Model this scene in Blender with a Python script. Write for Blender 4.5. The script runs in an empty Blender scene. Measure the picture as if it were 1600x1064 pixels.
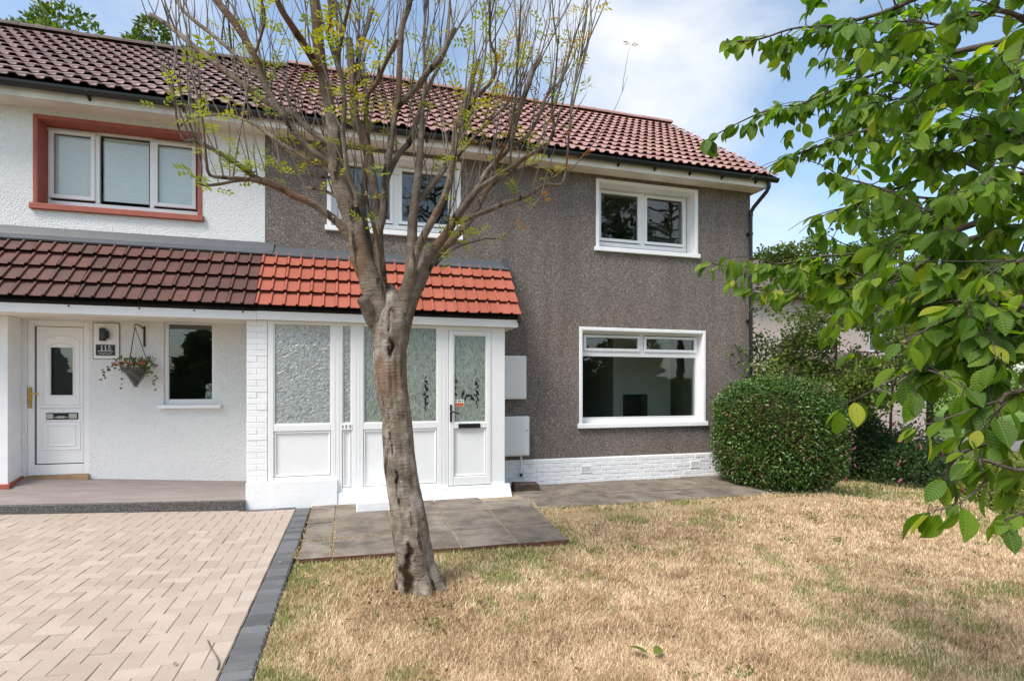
import bpy, math, random
import numpy as np
from mathutils import Vector, Matrix, noise

random.seed(7); RNG = np.random.default_rng(7)
SC = bpy.context.scene
COL = SC.collection
R = math.radians

# ------------------------------------------------------------------ camera, sky, sun, exposure
cam_d = bpy.data.cameras.new('camera'); cam = bpy.data.objects.new('camera', cam_d); COL.objects.link(cam)
cam.location = (0, 0, 1.66); cam.rotation_euler = (R(90), 0, R(-16.3))
cam_d.sensor_width = 36; cam_d.lens = 19.24; cam_d.shift_y = 0.045
cam_d.clip_start = 0.05; cam_d.clip_end = 3000
SC.camera = cam

SUN_DIR = Vector((-0.50, -0.30, 0.81)).normalized()
world = bpy.data.worlds.new('World'); SC.world = world; world.use_nodes = True
wn = world.node_tree; wn.nodes.clear()
def W(t): return wn.nodes.new(t)
wout = W('ShaderNodeOutputWorld'); wbg = W('ShaderNodeBackground')
sky = W('ShaderNodeTexSky'); sky.sky_type = 'NISHITA'; sky.sun_disc = False
sky.sun_elevation = math.asin(SUN_DIR.z); sky.sun_rotation = math.atan2(SUN_DIR.x, SUN_DIR.y)
sky.air_density = 1.0; sky.dust_density = 1.6; sky.ozone_density = 0.6
SKY_STRENGTH = 0.12
tc = W('ShaderNodeTexCoord'); mp = W('ShaderNodeMapping'); mp.inputs['Scale'].default_value = (1.0, 1.0, 1.9)
mp.inputs['Location'].default_value = (1.35, 0.2, 0.35)
n1 = W('ShaderNodeTexNoise'); n1.inputs['Scale'].default_value = 1.9; n1.inputs['Detail'].default_value = 9
n1.inputs['Roughness'].default_value = 0.55; n1.inputs['Distortion'].default_value = 0.25
rmp = W('ShaderNodeValToRGB'); rmp.color_ramp.elements[0].position = 0.43; rmp.color_ramp.elements[1].position = 0.70
rmp.color_ramp.elements[0].color = (0.10, 0.10, 0.10, 1)
n2 = W('ShaderNodeTexNoise'); n2.inputs['Scale'].default_value = 3.1; n2.inputs['Detail'].default_value = 6
crmp = W('ShaderNodeValToRGB'); crmp.color_ramp.elements[0].position = 0.35; crmp.color_ramp.elements[1].position = 0.62
crmp.color_ramp.elements[0].color = (4.2, 4.5, 4.9, 1); crmp.color_ramp.elements[1].color = (5.1, 5.15, 5.2, 1)
wmix = W('ShaderNodeMix'); wmix.data_type = 'RGBA'; wmix.clamp_result = False
L = wn.links.new
L(tc.outputs['Generated'], mp.inputs['Vector']); L(mp.outputs[0], n1.inputs['Vector']); L(mp.outputs[0], n2.inputs['Vector'])
L(n1.outputs['Fac'], rmp.inputs['Fac']); L(n2.outputs['Fac'], crmp.inputs['Fac'])
L(rmp.outputs['Color'], wmix.inputs['Factor']); tint = W('ShaderNodeMix'); tint.data_type = 'RGBA'; tint.blend_type = 'MULTIPLY'; tint.inputs['Factor'].default_value = 1.0; tint.inputs['B'].default_value = (1.12, 1.22, 1.20, 1); L(sky.outputs[0], tint.inputs['A']); L(tint.outputs['Result'], wmix.inputs['A']); L(crmp.outputs['Color'], wmix.inputs['B'])
L(wmix.outputs['Result'], wbg.inputs['Color']); wbg.inputs['Strength'].default_value = SKY_STRENGTH
L(wbg.outputs[0], wout.inputs['Surface'])

sun_d = bpy.data.lights.new('sun', 'SUN'); sun = bpy.data.objects.new('sun', sun_d); COL.objects.link(sun)
sun.rotation_euler = (-SUN_DIR).to_track_quat('-Z', 'Y').to_euler()
sun_d.energy = 2.5; sun_d.angle = R(24); sun_d.color = (1.0, 0.95, 0.87)

SC.view_settings.view_transform = 'Standard'; SC.view_settings.look = 'None'
SC.view_settings.exposure = 0.84; SC.view_settings.gamma = 1.0; SC.view_settings.use_curve_mapping = False
SC.render.engine = 'CYCLES'
SC.cycles.use_denoising = True; SC.cycles.max_bounces = 10; SC.cycles.transparent_max_bounces = 16
SC.cycles.caustics_reflective = False; SC.cycles.caustics_refractive = False; SC.cycles.sample_clamp_indirect = 6

# ------------------------------------------------------------------ object helpers
def tag(o, label=None, cat=None, group=None, kind=None):
    if label: o['label'] = label
    if cat: o['category'] = cat
    if group: o['group'] = group
    if kind: o['kind'] = kind
    return o
def empty(name, loc, label=None, cat=None, group=None, kind=None):
    o = bpy.data.objects.new(name, None); COL.objects.link(o); o.location = loc; o.empty_display_size = 0.2
    return tag(o, label, cat, group, kind)
def worg(p):
    v = Vector((0, 0, 0))
    while p: v = v + p.location; p = p.parent
    return v
def link(name, me, parent=None, loc=None):
    o = bpy.data.objects.new(name, me); COL.objects.link(o)
    if parent: o.parent = parent
    if loc is not None: o.location = Vector(loc) - worg(parent)
    return o
class MB:
    """collects faces in world coordinates and links them as one mesh object"""
    def __init__(s): s.v = []; s.f = []; s.m = []; s.mi = 0
    def add(s, vs, fs):
        b = len(s.v); s.v += [tuple(v) for v in vs]
        for f in fs: s.f.append(tuple(b + i for i in f)); s.m.append(s.mi)
        return s
    def box(s, x0, x1, y0, y1, z0, z1):
        return s.add([(x0,y0,z0),(x1,y0,z0),(x1,y1,z0),(x0,y1,z0),(x0,y0,z1),(x1,y0,z1),(x1,y1,z1),(x0,y1,z1)],
            [(0,3,2,1),(4,5,6,7),(0,1,5,4),(1,2,6,5),(2,3,7,6),(3,0,4,7)])
    def quad(s, a, b, c, d): return s.add([a, b, c, d], [(0, 1, 2, 3)])
    def prism(s, poly, y0, y1):          # polygon in x,z extruded in y (poly counter-clockwise seen from -y)
        n = len(poly)
        vs = [(x, y0, z) for x, z in poly] + [(x, y1, z) for x, z in poly]
        fs = [tuple(range(n)), tuple(range(2*n-1, n-1, -1))] + [(i, i+n, (i+1) % n + n, (i+1) % n) for i in range(n)]
        return s.add(vs, fs)
    def prism_x(s, poly, x0, x1):        # polygon in y,z extruded in x
        n = len(poly)
        vs = [(x0, y, z) for y, z in poly] + [(x1, y, z) for y, z in poly]
        fs = [tuple(range(n-1, -1, -1)), tuple(range(n, 2*n))] + [(i, (i+1) % n, (i+1) % n + n, i+n) for i in range(n)]
        return s.add(vs, fs)
    def prism_z(s, poly, z0, z1):
        n = len(poly)
        zz0 = z0 if hasattr(z0, '__len__') else [z0]*n; zz1 = z1 if hasattr(z1, '__len__') else [z1]*n
        vs = [(p[0], p[1], zz0[i]) for i, p in enumerate(poly)] + [(p[0], p[1], zz1[i]) for i, p in enumerate(poly)]
        fs = [tuple(range(n-1, -1, -1)), tuple(range(n, 2*n))] + [(i, (i+1) % n, (i+1) % n + n, i+n) for i in range(n)]
        return s.add(vs, fs)
    def tube(s, pts, rad, n=8, cap=True, wob=None):
        vs, fs = tube_geo(pts, rad, n, cap, wob); return s.add(vs, fs)
    def cyl(s, a, b, r, n=12): return s.tube([a, b], [r, r], n)
    def lathe(s, prof, c, n=16):
        vs = []; fs = []; k = len(prof)
        for j in range(n):
            t = 2*math.pi*j/n
            for r, z in prof: vs.append((c[0]+r*math.cos(t), c[1]+r*math.sin(t), c[2]+z))
        for j in range(n):
            for i in range(k-1):
                a = j*k+i; b = ((j+1) % n)*k+i; fs.append((a, b, b+1, a+1))
        return s.add(vs, fs)
    def ball(s, c, r, n=10, sc=(1,1,1)):
        prof = [(math.sin(math.pi*i/(n//2+1)), -math.cos(math.pi*i/(n//2+1))) for i in range(n//2+2)]
        vs = []; fs = []; k = len(prof)
        for j in range(n):
            t = 2*math.pi*j/n
            for a, z in prof: vs.append((c[0]+r*sc[0]*a*math.cos(t), c[1]+r*sc[1]*a*math.sin(t), c[2]+r*sc[2]*z))
        for j in range(n):
            for i in range(k-1):
                a = j*k+i; b = ((j+1) % n)*k+i; fs.append((a, b, b+1, a+1))
        return s.add(vs, fs)
    def build(s, name, mat, parent=None, smooth=False, bevel=0.0, kind=None, label=None):
        o = worg(parent); me = bpy.data.meshes.new(name)
        me.from_pydata([(x-o.x, y-o.y, z-o.z) for x, y, z in s.v], [], s.f)
        mats = mat if isinstance(mat, (list, tuple)) else [mat]
        for m in mats: me.materials.append(m)
        if len(mats) > 1: me.polygons.foreach_set('material_index', s.m)
        if smooth: me.polygons.foreach_set('use_smooth', [True]*len(me.polygons))
        me.update()
        ob = link(name, me, parent)
        if bevel:
            b = ob.modifiers.new('bevel', 'BEVEL'); b.width = bevel; b.segments = 2; b.limit_method = 'ANGLE'; b.angle_limit = R(40)
        return tag(ob, label, None, None, kind)
def resample(pts, rad, step):
    P = [Vector(p) for p in pts]; out = []; ro = []
    for i in range(len(P)-1):
        p0 = P[max(i-1, 0)]; p1 = P[i]; p2 = P[i+1]; p3 = P[min(i+2, len(P)-1)]
        k = max(1, int((p2-p1).length/step))
        for j in range(k):
            t = j/k; t2 = t*t; t3 = t2*t
            out.append(0.5*((2*p1)+(p2-p0)*t+(2*p0-5*p1+4*p2-p3)*t2+(3*p1-p0-3*p2+p3)*t3)); ro.append(rad[i]*(1-t)+rad[i+1]*t)
    out.append(P[-1]); ro.append(rad[-1])
    return out, ro
def tube_geo(pts, rad, n=8, cap=True, wob=None):
    P = [Vector(p) for p in pts]; vs = []; fs = []
    up = None
    for i, p in enumerate(P):
        d = (P[min(i+1, len(P)-1)] - P[max(i-1, 0)])
        if d.length < 1e-9: d = Vector((0, 0, 1))
        d.normalize()
        if up is None:
            up = d.orthogonal().normalized()
        else:
            up = (up - d*up.dot(d))
            up = up.normalized() if up.length > 1e-6 else d.orthogonal().normalized()
        sd = d.cross(up)
        for j in range(n):
            t = 2*math.pi*j/n; q = up*math.cos(t) + sd*math.sin(t)
            r = rad[i]*(wob(p, q) if wob else 1.0)
            vs.append(p + q*r)
    m = len(P)
    for i in range(m-1):
        for j in range(n):
            a = i*n+j; b = i*n+(j+1) % n; fs.append((a, b, b+n, a+n))
    if cap: fs.append(tuple(range(n-1, -1, -1))); fs.append(tuple(range((m-1)*n, m*n)))
    return vs, fs
def np_mesh(name, V, F, mat, parent=None, attr=None, kind=None, smooth=False, uv=None):
    """V (n,3) world, F (m,k) faces of equal size, attr per-face float 'rnd'"""
    me = bpy.data.meshes.new(name); o = worg(parent)
    V = np.asarray(V, np.float32) - np.array([o.x, o.y, o.z], np.float32); F = np.asarray(F, np.int32)
    k = F.shape[1]
    me.vertices.add(len(V)); me.vertices.foreach_set('co', V.ravel())
    me.loops.add(F.size); me.loops.foreach_set('vertex_index', F.ravel())
    me.polygons.add(len(F)); me.polygons.foreach_set('loop_start', np.arange(0, F.size, k, dtype=np.int32))
    if smooth: me.polygons.foreach_set('use_smooth', np.ones(len(F), bool))
    if attr is not None:
        a = me.attributes.new('rnd', 'FLOAT', 'FACE'); a.data.foreach_set('value', np.asarray(attr, np.float32))
    if uv is not None:
        u = me.uv_layers.new(name='UVMap'); u.data.foreach_set('uv', np.asarray(uv, np.float32)[F.ravel()].ravel())
    me.update(calc_edges=True); me.validate(); me.materials.append(mat)
    return tag(link(name, me, parent), None, None, None, kind)

# ------------------------------------------------------------------ materials
class NT:
    def __init__(s, name):
        s.m = bpy.data.materials.new(name); s.m.use_nodes = True; s.t = s.m.node_tree; s.t.nodes.clear()
        s.out = s.t.nodes.new('ShaderNodeOutputMaterial')
    def n(s, t, **k):
        x = s.t.nodes.new('ShaderNode'+t)
        for a, b in k.items(): setattr(x, a, b)
        return x
    def l(s, a, b): s.t.links.new(a, b)
    def pos(s, kind='world', scale=(1,1,1)):
        if kind == 'world': v = s.n('NewGeometry').outputs['Position']
        elif kind == 'uv': v = s.n('TexCoord').outputs['UV']
        else: v = s.n('TexCoord').outputs['Object']
        if tuple(scale) != (1,1,1):
            m = s.n('Mapping'); m.inputs['Scale'].default_value = scale; s.l(v, m.inputs['Vector']); v = m.outputs[0]
        return v
    def noise(s, vec, scale, detail=4, rough=0.55, dist=0.0):
        x = s.n('TexNoise'); x.inputs['Scale'].default_value = scale; x.inputs['Detail'].default_value = detail
        x.inputs['Roughness'].default_value = rough; x.inputs['Distortion'].default_value = dist; s.l(vec, x.inputs['Vector']); return x.outputs['Fac']
    def voro(s, vec, scale, feature='F1', out='Distance'):
        x = s.n('TexVoronoi', feature=feature); x.inputs['Scale'].default_value = scale; s.l(vec, x.inputs['Vector']); return x.outputs[out]
    def ramp(s, fac, stops, interp='LINEAR'):
        r = s.n('ValToRGB'); cr = r.color_ramp; cr.interpolation = interp
        while len(cr.elements) < len(stops): cr.elements.new(0.5)
        for e, (p, c) in zip(cr.elements, stops):
            e.position = p; e.color = (c, c, c, 1) if not hasattr(c, '__len__') else (*c, 1)
        s.l(fac, r.inputs['Fac']); return r.outputs['Color']
    def mix(s, fac, a, b, blend='MIX'):
        x = s.n('Mix', data_type='RGBA', blend_type=blend)
        for sock, val in (('Factor', fac), ('A', a), ('B', b)):
            i = x.inputs[sock]
            if hasattr(val, 'is_output'): s.l(val, i)
            elif hasattr(val, '__len__'): i.default_value = (*val, 1)
            elif sock == 'Factor': i.default_value = val
            else: i.default_value = (val, val, val, 1)
        return x.outputs['Result']
    def math(s, op, a, b=0.0):
        x = s.n('Math', operation=op)
        for i, v in enumerate((a, b)):
            if hasattr(v, 'is_output'): s.l(v, x.inputs[i])
            else: x.inputs[i].default_value = v
        return x.outputs[0]
    def bump(s, h, strength=0.5, dist=0.01, normal=None):
        b = s.n('Bump'); b.inputs['Strength'].default_value = strength; b.inputs['Distance'].default_value = dist
        s.l(h, b.inputs['Height'])
        if normal: s.l(normal, b.inputs['Normal'])
        return b.outputs[0]
    def bsdf(s, color, rough=0.6, spec=0.3, normal=None, metal=0.0):
        p = s.n('BsdfPrincipled')
        if hasattr(color, 'is_output'): s.l(color, p.inputs['Base Color'])
        else: p.inputs['Base Color'].default_value = (*color, 1)
        if hasattr(rough, 'is_output'): s.l(rough, p.inputs['Roughness'])
        else: p.inputs['Roughness'].default_value = rough
        p.inputs['Specular IOR Level'].default_value = spec; p.inputs['Metallic'].default_value = metal
        if normal: s.l(normal, p.inputs['Normal'])
        return p.outputs[0]
    def done(s, sh): s.l(sh, s.out.inputs['Surface']); return s.m
    def objrnd(s): return s.n('ObjectInfo').outputs['Random']
    def attr(s, name='rnd'):
        a = s.n('Attribute'); a.attribute_name = name; return a.outputs['Fac']
def plain(name, c, rough=0.5, spec=0.4, var=0.06, scale=9, bump=0.0, bscale=60, metal=0.0, coord='world'):
    t = NT(name); p = t.pos(coord); nz = t.noise(p, scale, 5)
    lo = tuple(x*(1-var) for x in c); hi = tuple(min(1, x*(1+var)) for x in c)
    col = t.ramp(nz, [(0.3, lo), (0.7, hi)])
    nb = t.bump(t.noise(p, bscale, 3), bump, 0.01) if bump else None
    return t.done(t.bsdf(col, rough, spec, nb, metal))
def roughcast(name, lo, hi, dirt):
    t = NT(name); p = t.pos()
    a = t.noise(p, 46, 3, 0.6); b = t.noise(p, 1.3, 5, 0.6); v = t.voro(p, 75)
    col = t.mix(t.ramp(b, [(0.42, 0.0), (0.75, 0.35)]), hi, dirt)
    col = t.mix(t.ramp(a, [(0.3, 0.8), (0.45, 0.0)]), col, lo)
    h = t.math('SUBTRACT', a, t.math('MULTIPLY', v, 0.6))
    return t.done(t.bsdf(col, 0.85, 0.15, t.bump(h, 0.75, 0.022)))
def pebbledash(name):
    t = NT(name); p = t.pos()
    x = t.n('TexVoronoi'); x.inputs['Scale'].default_value = 88; t.l(p, x.inputs['Vector'])
    sp = t.n('SeparateColor'); t.l(x.outputs['Color'], sp.inputs[0])
    col = t.ramp(sp.outputs[0], [(0.0, (0.105,0.083,0.073)), (0.35, (0.178,0.149,0.134)), (0.62, (0.24,0.20,0.18)), (0.85, (0.325,0.28,0.255)), (1.0, (0.46,0.41,0.375))])
    b = t.noise(p, 0.9, 6, 0.65)
    col = t.mix(t.ramp(b, [(0.35, 0.0), (0.7, 0.3)]), col, (0.15,0.118,0.10))
    st = t.noise(t.pos('world', (2.2, 2.2, 0.25)), 1.6, 4)
    col = t.mix(t.ramp(st, [(0.46, 0.0), (0.72, 0.38)]), col, (0.115,0.093,0.082))
    fine = t.noise(p, 38, 3)
    h = t.math('ADD', t.math('MULTIPLY', x.outputs['Distance'], -1.0), t.math('MULTIPLY', fine, 0.8))
    return t.done(t.bsdf(col, 0.9, 0.12, t.bump(h, 0.8, 0.014)))
def tile_mat(name, lo, hi, rough, spec, stain, amount, spots=0.0):
    t = NT(name); p = t.pos()
    base = t.mix(t.objrnd(), lo, hi)
    st = t.noise(p, 5.5, 6, 0.7)
    base = t.mix(t.ramp(st, [(0.45, 0.0), (0.72, amount)]), base, stain)
    g = t.noise(p, 90, 3)
    base = t.mix(t.ramp(g, [(0.35, 0.25), (0.6, 0.0)]), base, tuple(x*0.6 for x in lo))
    if spots:
        v = t.noise(p, 17, 5, 0.75); base = t.mix(t.ramp(v, [(0.66, 0.0), (0.72, spots)]), base, (0.30,0.27,0.22)); v2 = t.noise(p, 2.3, 6, 0.8); base = t.mix(t.ramp(v2, [(0.66, 0.0), (0.76, spots)]), base, (0.13,0.12,0.04))
    return t.done(t.bsdf(base, rough, spec, t.bump(g, 0.25, 0.004)))
def leafy(name, stops, trans=0.3, rough=0.45, spec=0.4, tint=None, veins=False):
    t = NT(name); r = t.attr()
    col = t.ramp(r, stops); nb = None
    if veins:
        uv = t.pos('uv'); sx = t.n('SeparateXYZ'); t.l(uv, sx.inputs[0])
        ax = t.math('ABSOLUTE', t.math('SUBTRACT', sx.outputs[0], 0.5))
        w = t.math('SINE', t.math('MULTIPLY', t.math('SUBTRACT', sx.outputs[1], t.math('MULTIPLY', ax, 0.55)), 62.0))
        mid = t.ramp(ax, [(0.012, 1.0), (0.03, 0.0)])
        vein = t.math('MAXIMUM', t.ramp(w, [(0.75, 0.0), (0.98, 0.55)]), mid)
        col = t.mix(t.math('MULTIPLY', vein, 0.35), col, (0.17,0.25,0.06))
        ob = t.pos('object'); blot = t.noise(t.pos(), 22, 4, 0.6)
        edge = t.math('ADD', t.math('MULTIPLY', ax, 0.9), t.math('MULTIPLY', sx.outputs[1], 0.35))
        yl = t.math('MULTIPLY', t.ramp(t.math('ADD', edge, t.math('MULTIPLY', blot, 0.6)), [(0.78, 0.0), (0.98, 1.0)]), t.ramp(r, [(0.55, 0.0), (0.9, 0.75)]))
        col = t.mix(yl, col, (0.33,0.26,0.03))
        nb = t.bump(t.math('ADD', w, t.math('MULTIPLY', mid, 2.0)), 0.35, 0.002)
    p = t.bsdf(col, rough, spec, nb)
    tr = t.n('BsdfTranslucent'); t.l(t.mix(1.0, col, tint or (1.0, 1.15, 0.45), 'MULTIPLY'), tr.inputs['Color'])
    ms = t.n('MixShader'); ms.inputs[0].default_value = trans; t.l(p, ms.inputs[1]); t.l(tr.outputs[0], ms.inputs[2])
    return t.done(ms.outputs[0])
def clear_glass():
    t = NT('window_glass'); ge = t.n('NewGeometry'); dt = t.n('VectorMath', operation='DOT_PRODUCT'); t.l(ge.outputs['Incoming'], dt.inputs[0]); t.l(ge.outputs['Normal'], dt.inputs[1])
    fac = t.math('ADD', 0.075, t.math('MULTIPLY', t.math('POWER', t.math('SUBTRACT', 1.0, t.math('ABSOLUTE', dt.outputs['Value'])), 4.0), 0.9))
    p = t.pos(); nb = t.bump(t.noise(p, 1.7, 2), 0.10, 0.02)
    g = t.n('BsdfGlossy'); g.inputs['Roughness'].default_value = 0.004; t.l(nb, g.inputs['Normal'])
    tr = t.n('BsdfTransparent'); tr.inputs['Color'].default_value = (0.93, 0.96, 0.945, 1)
    ms = t.n('MixShader'); t.l(fac, ms.inputs[0]); t.l(tr.outputs[0], ms.inputs[1]); t.l(g.outputs[0], ms.inputs[2])
    return t.done(ms.outputs[0])
def obscure_glass(name, refl, diff, green, scale=(26, 26, 38), strength=0.5):
    t = NT(name); p = t.pos('world', scale)
    nz = t.noise(p, 1.0, 1.5, 0.4, 1.6); nb = t.bump(nz, strength, 0.06)
    g = t.n('BsdfGlossy'); g.inputs['Roughness'].default_value = 0.22; t.l(nb, g.inputs['Normal'])
    d = t.bsdf(t.ramp(nz, [(0.36, tuple(x*0.5 for x in green)), (0.62, green)]), 0.35, 0.5, nb)
    tr = t.n('BsdfTransparent'); tr.inputs['Color'].default_value = (0.86, 0.93, 0.88, 1)
    m1 = t.n('MixShader'); m1.inputs[0].default_value = diff; t.l(tr.outputs[0], m1.inputs[1]); t.l(d, m1.inputs[2])
    m2 = t.n('MixShader'); m2.inputs[0].default_value = refl; t.l(m1.outputs[0], m2.inputs[1]); t.l(g.outputs[0], m2.inputs[2])
    return t.done(m2.outputs[0])
def bark(name, cols, crack=0.7, spots=True, warm=None):
    t = NT(name); p = t.pos(); ps = t.pos('world', (9, 9, 1.6))
    a = t.noise(p, 7, 6, 0.65); col = t.ramp(a, [(0.3, cols[0]), (0.5, cols[1]), (0.72, cols[2])])
    if warm:
        w = t.noise(p, 1.7, 3); col = t.mix(t.ramp(w, [(0.5, 0.0), (0.66, 0.75)]), col, warm)
    c = t.noise(ps, 1.25, 5, 0.6, 0.6); ck = t.ramp(c, [(0.33, 1.0), (0.41, 0.0)])
    col = t.mix(t.math('MULTIPLY', ck, crack), col, (0.035,0.026,0.02))
    hl = t.noise(t.pos('world', (10, 10, 70)), 1.0, 3); col = t.mix(t.ramp(hl, [(0.56, 0.0), (0.72, 0.26)]), col, cols[0])
    if spots:
        v = t.noise(p, 30, 3, 0.6); col = t.mix(t.ramp(v, [(0.69, 0.0), (0.73, 0.85)]), col, (0.40,0.37,0.32)); v2 = t.noise(p, 4.5, 6, 0.75); col = t.mix(t.ramp(v2, [(0.56, 0.0), (0.68, 0.5)]), col, (0.16,0.15,0.10))
    h = t.math('ADD', t.math('MULTIPLY', a, 0.5), t.math('ADD', t.math('MULTIPLY', ck, -1.0), t.math('MULTIPLY', hl, 0.25)))
    sc = t.attr('scar'); col = t.mix(sc, col, (0.030,0.017,0.010))
    return t.done(t.bsdf(col, 0.85, 0.15, t.bump(h, 1.0, 0.035)))

MT = {}
MT['white_roughcast'] = roughcast('white_roughcast', (0.72,0.715,0.71), (0.86,0.86,0.865), (0.74,0.735,0.72))
MT['pebbledash'] = pebbledash('brown_pebbledash')
MT['upvc'] = plain('white_upvc', (0.82,0.82,0.82), 0.32, 0.45, 0.02)
MT['white_paint'] = plain('white_masonry_paint', (0.84,0.84,0.85), 0.65, 0.25, 0.04, 6, 0.35, 30)
MT['old_white'] = plain('weathered_white_paint', (0.66,0.62,0.55), 0.7, 0.2, 0.2, 2.5, 0.15, 40)
MT['soffit'] = plain('soffit_board_paint', (0.74,0.70,0.63), 0.7, 0.2, 0.12, 3)
MT['red_paint'] = plain('terracotta_paint', (0.36,0.105,0.075), 0.6, 0.3, 0.12, 7, 0.25, 50)
MT['tile_brown'] = tile_mat('brown_concrete_tile', (0.28,0.185,0.165), (0.40,0.27,0.245), 0.55, 0.5, (0.20,0.155,0.14), 0.6, 0.4)
MT['tile_pink'] = tile_mat('pale_red_concrete_tile', (0.34,0.165,0.135), (0.46,0.26,0.225), 0.34, 0.75, (0.32,0.19,0.165), 0.5)
MT['tile_dark'] = tile_mat('dark_old_concrete_tile', (0.085,0.036,0.031), (0.145,0.056,0.046), 0.6, 0.35, (0.05,0.034,0.031), 0.85, 0.5)
MT['tile_orange'] = tile_mat('orange_red_new_tile', (0.33,0.092,0.058), (0.41,0.122,0.078), 0.6, 0.3, (0.30,0.088,0.056), 0.5, 0.25)
MT['lead'] = tile_mat('lead_flashing', (0.070,0.078,0.092), (0.085,0.092,0.105), 0.5, 0.4, (0.12,0.125,0.135), 0.6, 0.0)
MT['black'] = plain('black_plastic', (0.012,0.012,0.014), 0.3, 0.5, 0.2, 8)
MT['dark'] = plain('dark_underlay', (0.02,0.017,0.015), 0.9, 0.1, 0.2)
MT['mortar'] = plain('grey_mortar', (0.30,0.27,0.25), 0.9, 0.1, 0.2, 9)
MT['brass'] = plain('brass', (0.62,0.42,0.12), 0.25, 0.5, 0.08, 20, metal=1.0)
MT['steel'] = plain('brushed_metal', (0.55,0.55,0.56), 0.3, 0.5, 0.05, 20, metal=1.0)
MT['room'] = plain('interior_wall_paint', (0.34,0.38,0.31), 0.85, 0.15, 0.05, 2)
MT['room_dark'] = plain('interior_floor', (0.10,0.075,0.06), 0.6, 0.3, 0.2, 3)
MT['room_pale'] = plain('interior_pale_paint', (0.50,0.54,0.46), 0.8, 0.15, 0.04, 2)
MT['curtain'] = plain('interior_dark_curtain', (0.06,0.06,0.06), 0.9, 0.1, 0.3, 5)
MT['blind'] = plain('pale_blind', (0.90,0.92,0.95), 0.6, 0.3, 0.03, 3)
MT['glass'] = clear_glass()
MT['obscure'] = obscure_glass('rippled_obscure_glass', 0.30, 0.50, (0.60,0.66,0.62), (15, 15, 26), 0.40)
MT['obscure_soft'] = obscure_glass('frosted_green_glass', 0.13, 0.58, (0.44,0.51,0.44), (30, 30, 11), 0.35)
MT['paver'] = tile_mat('buff_block_paver', (0.395,0.322,0.270), (0.495,0.410,0.350), 0.85, 0.15, (0.36,0.285,0.225), 0.45)
MT['paver_grey'] = tile_mat('charcoal_block_paver', (0.088,0.090,0.096), (0.165,0.168,0.175), 0.8, 0.2, (0.19,0.19,0.19), 0.5)
MT['sand'] = plain('joint_sand', (0.30,0.24,0.175), 0.95, 0.05, 0.3, 12)
def slab_mat():
    t = NT('weathered_paving_slab'); p = t.pos()
    a = t.noise(p, 2.6, 8, 0.7); base = t.mix(t.objrnd(), (0.225,0.185,0.150), (0.30,0.255,0.212))
    base = t.mix(t.ramp(a, [(0.42, 0.0), (0.62, 0.85)]), base, (0.10,0.083,0.070))
    b = t.noise(t.pos('world', (1, 2.2, 1)), 5, 7, 0.7); base = t.mix(t.ramp(b, [(0.52, 0.0), (0.75, 0.55)]), base, (0.30,0.265,0.225))
    g = t.noise(p, 110, 3); base = t.mix(t.ramp(g, [(0.35, 0.35), (0.6, 0.0)]), base, (0.08,0.07,0.06))
    return t.done(t.bsdf(base, 0.85, 0.2, t.bump(t.math('ADD', g, t.math('MULTIPLY', b, 2.0)), 0.35, 0.005)))
MT['slab'] = slab_mat()
MT['slab_edge'] = plain('red_brown_slab_edge', (0.13,0.062,0.045), 0.9, 0.1, 0.3, 9, 0.4, 40)
def terrace_mat():
    t = NT('brushed_concrete_terrace'); p = t.pos('world', (0.8, 5.0, 1)); a = t.noise(p, 3, 7, 0.7)
    col = t.ramp(a, [(0.3, (0.205,0.168,0.158)), (0.55, (0.265,0.222,0.212)), (0.8, (0.335,0.29,0.28))])
    return t.done(t.bsdf(col, 0.85, 0.15, t.bump(t.noise(t.pos(), 70, 3), 0.2, 0.004)))
MT['terrace'] = terrace_mat()
def riser_mat():
    t = NT('dark_aggregate_strip'); p = t.pos(); a = t.noise(p, 75, 4, 0.7)
    col = t.ramp(a, [(0.35, (0.045,0.043,0.046)), (0.5, (0.10,0.094,0.094)), (0.66, (0.25,0.23,0.21))])
    return t.done(t.bsdf(col, 0.85, 0.15, t.bump(a, 0.5, 0.006)))
MT['riser'] = riser_mat()
def lawn_mat():
    t = NT('dry_lawn_thatch'); p = t.pos()
    a = t.noise(p, 55, 6, 0.75); b = t.noise(p, 1.1, 5, 0.6)
    col = t.ramp(a, [(0.3, (0.16,0.105,0.06)), (0.5, (0.42,0.30,0.18)), (0.7, (0.62,0.48,0.32))])
    gr = t.ramp(a, [(0.3, (0.05,0.06,0.015)), (0.7, (0.17,0.20,0.06))])
    col = t.mix(t.ramp(b, [(0.52, 0.0), (0.72, 0.5)]), col, gr)
    return t.done(t.bsdf(col, 0.95, 0.05, t.bump(a, 0.7, 0.02)))
MT['lawn'] = lawn_mat()
MT['ground'] = plain('rough_grass_ground', (0.075,0.10,0.03), 0.95, 0.05, 0.35, 0.6)
MT['road'] = plain('asphalt', (0.17,0.16,0.165), 0.9, 0.15, 0.12, 1.5)
MT['verge'] = plain('green_verge', (0.12,0.19,0.045), 0.95, 0.05, 0.25, 0.8)
MT['grass'] = leafy('lawn_blade', [(0.0,(0.19,0.115,0.065)), (0.22,(0.50,0.345,0.21)), (0.48,(0.70,0.515,0.335)), (0.66,(0.90,0.74,0.54)), (0.72,(0.33,0.34,0.11)), (0.85,(0.20,0.265,0.065)), (1.0,(0.13,0.205,0.045))], 0.2, 0.7, 0.15, (1,1,0.7))
MT['bark_rowan'] = bark('rowan_bark', [(0.095,0.075,0.060), (0.205,0.168,0.135), (0.40,0.36,0.315)], 0.9, True, (0.175,0.088,0.045))
MT['bark_limb'] = bark('limb_bark', [(0.076,0.057,0.044), (0.150,0.117,0.091), (0.28,0.238,0.195)], 0.85, True, (0.16,0.080,0.042))
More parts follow.
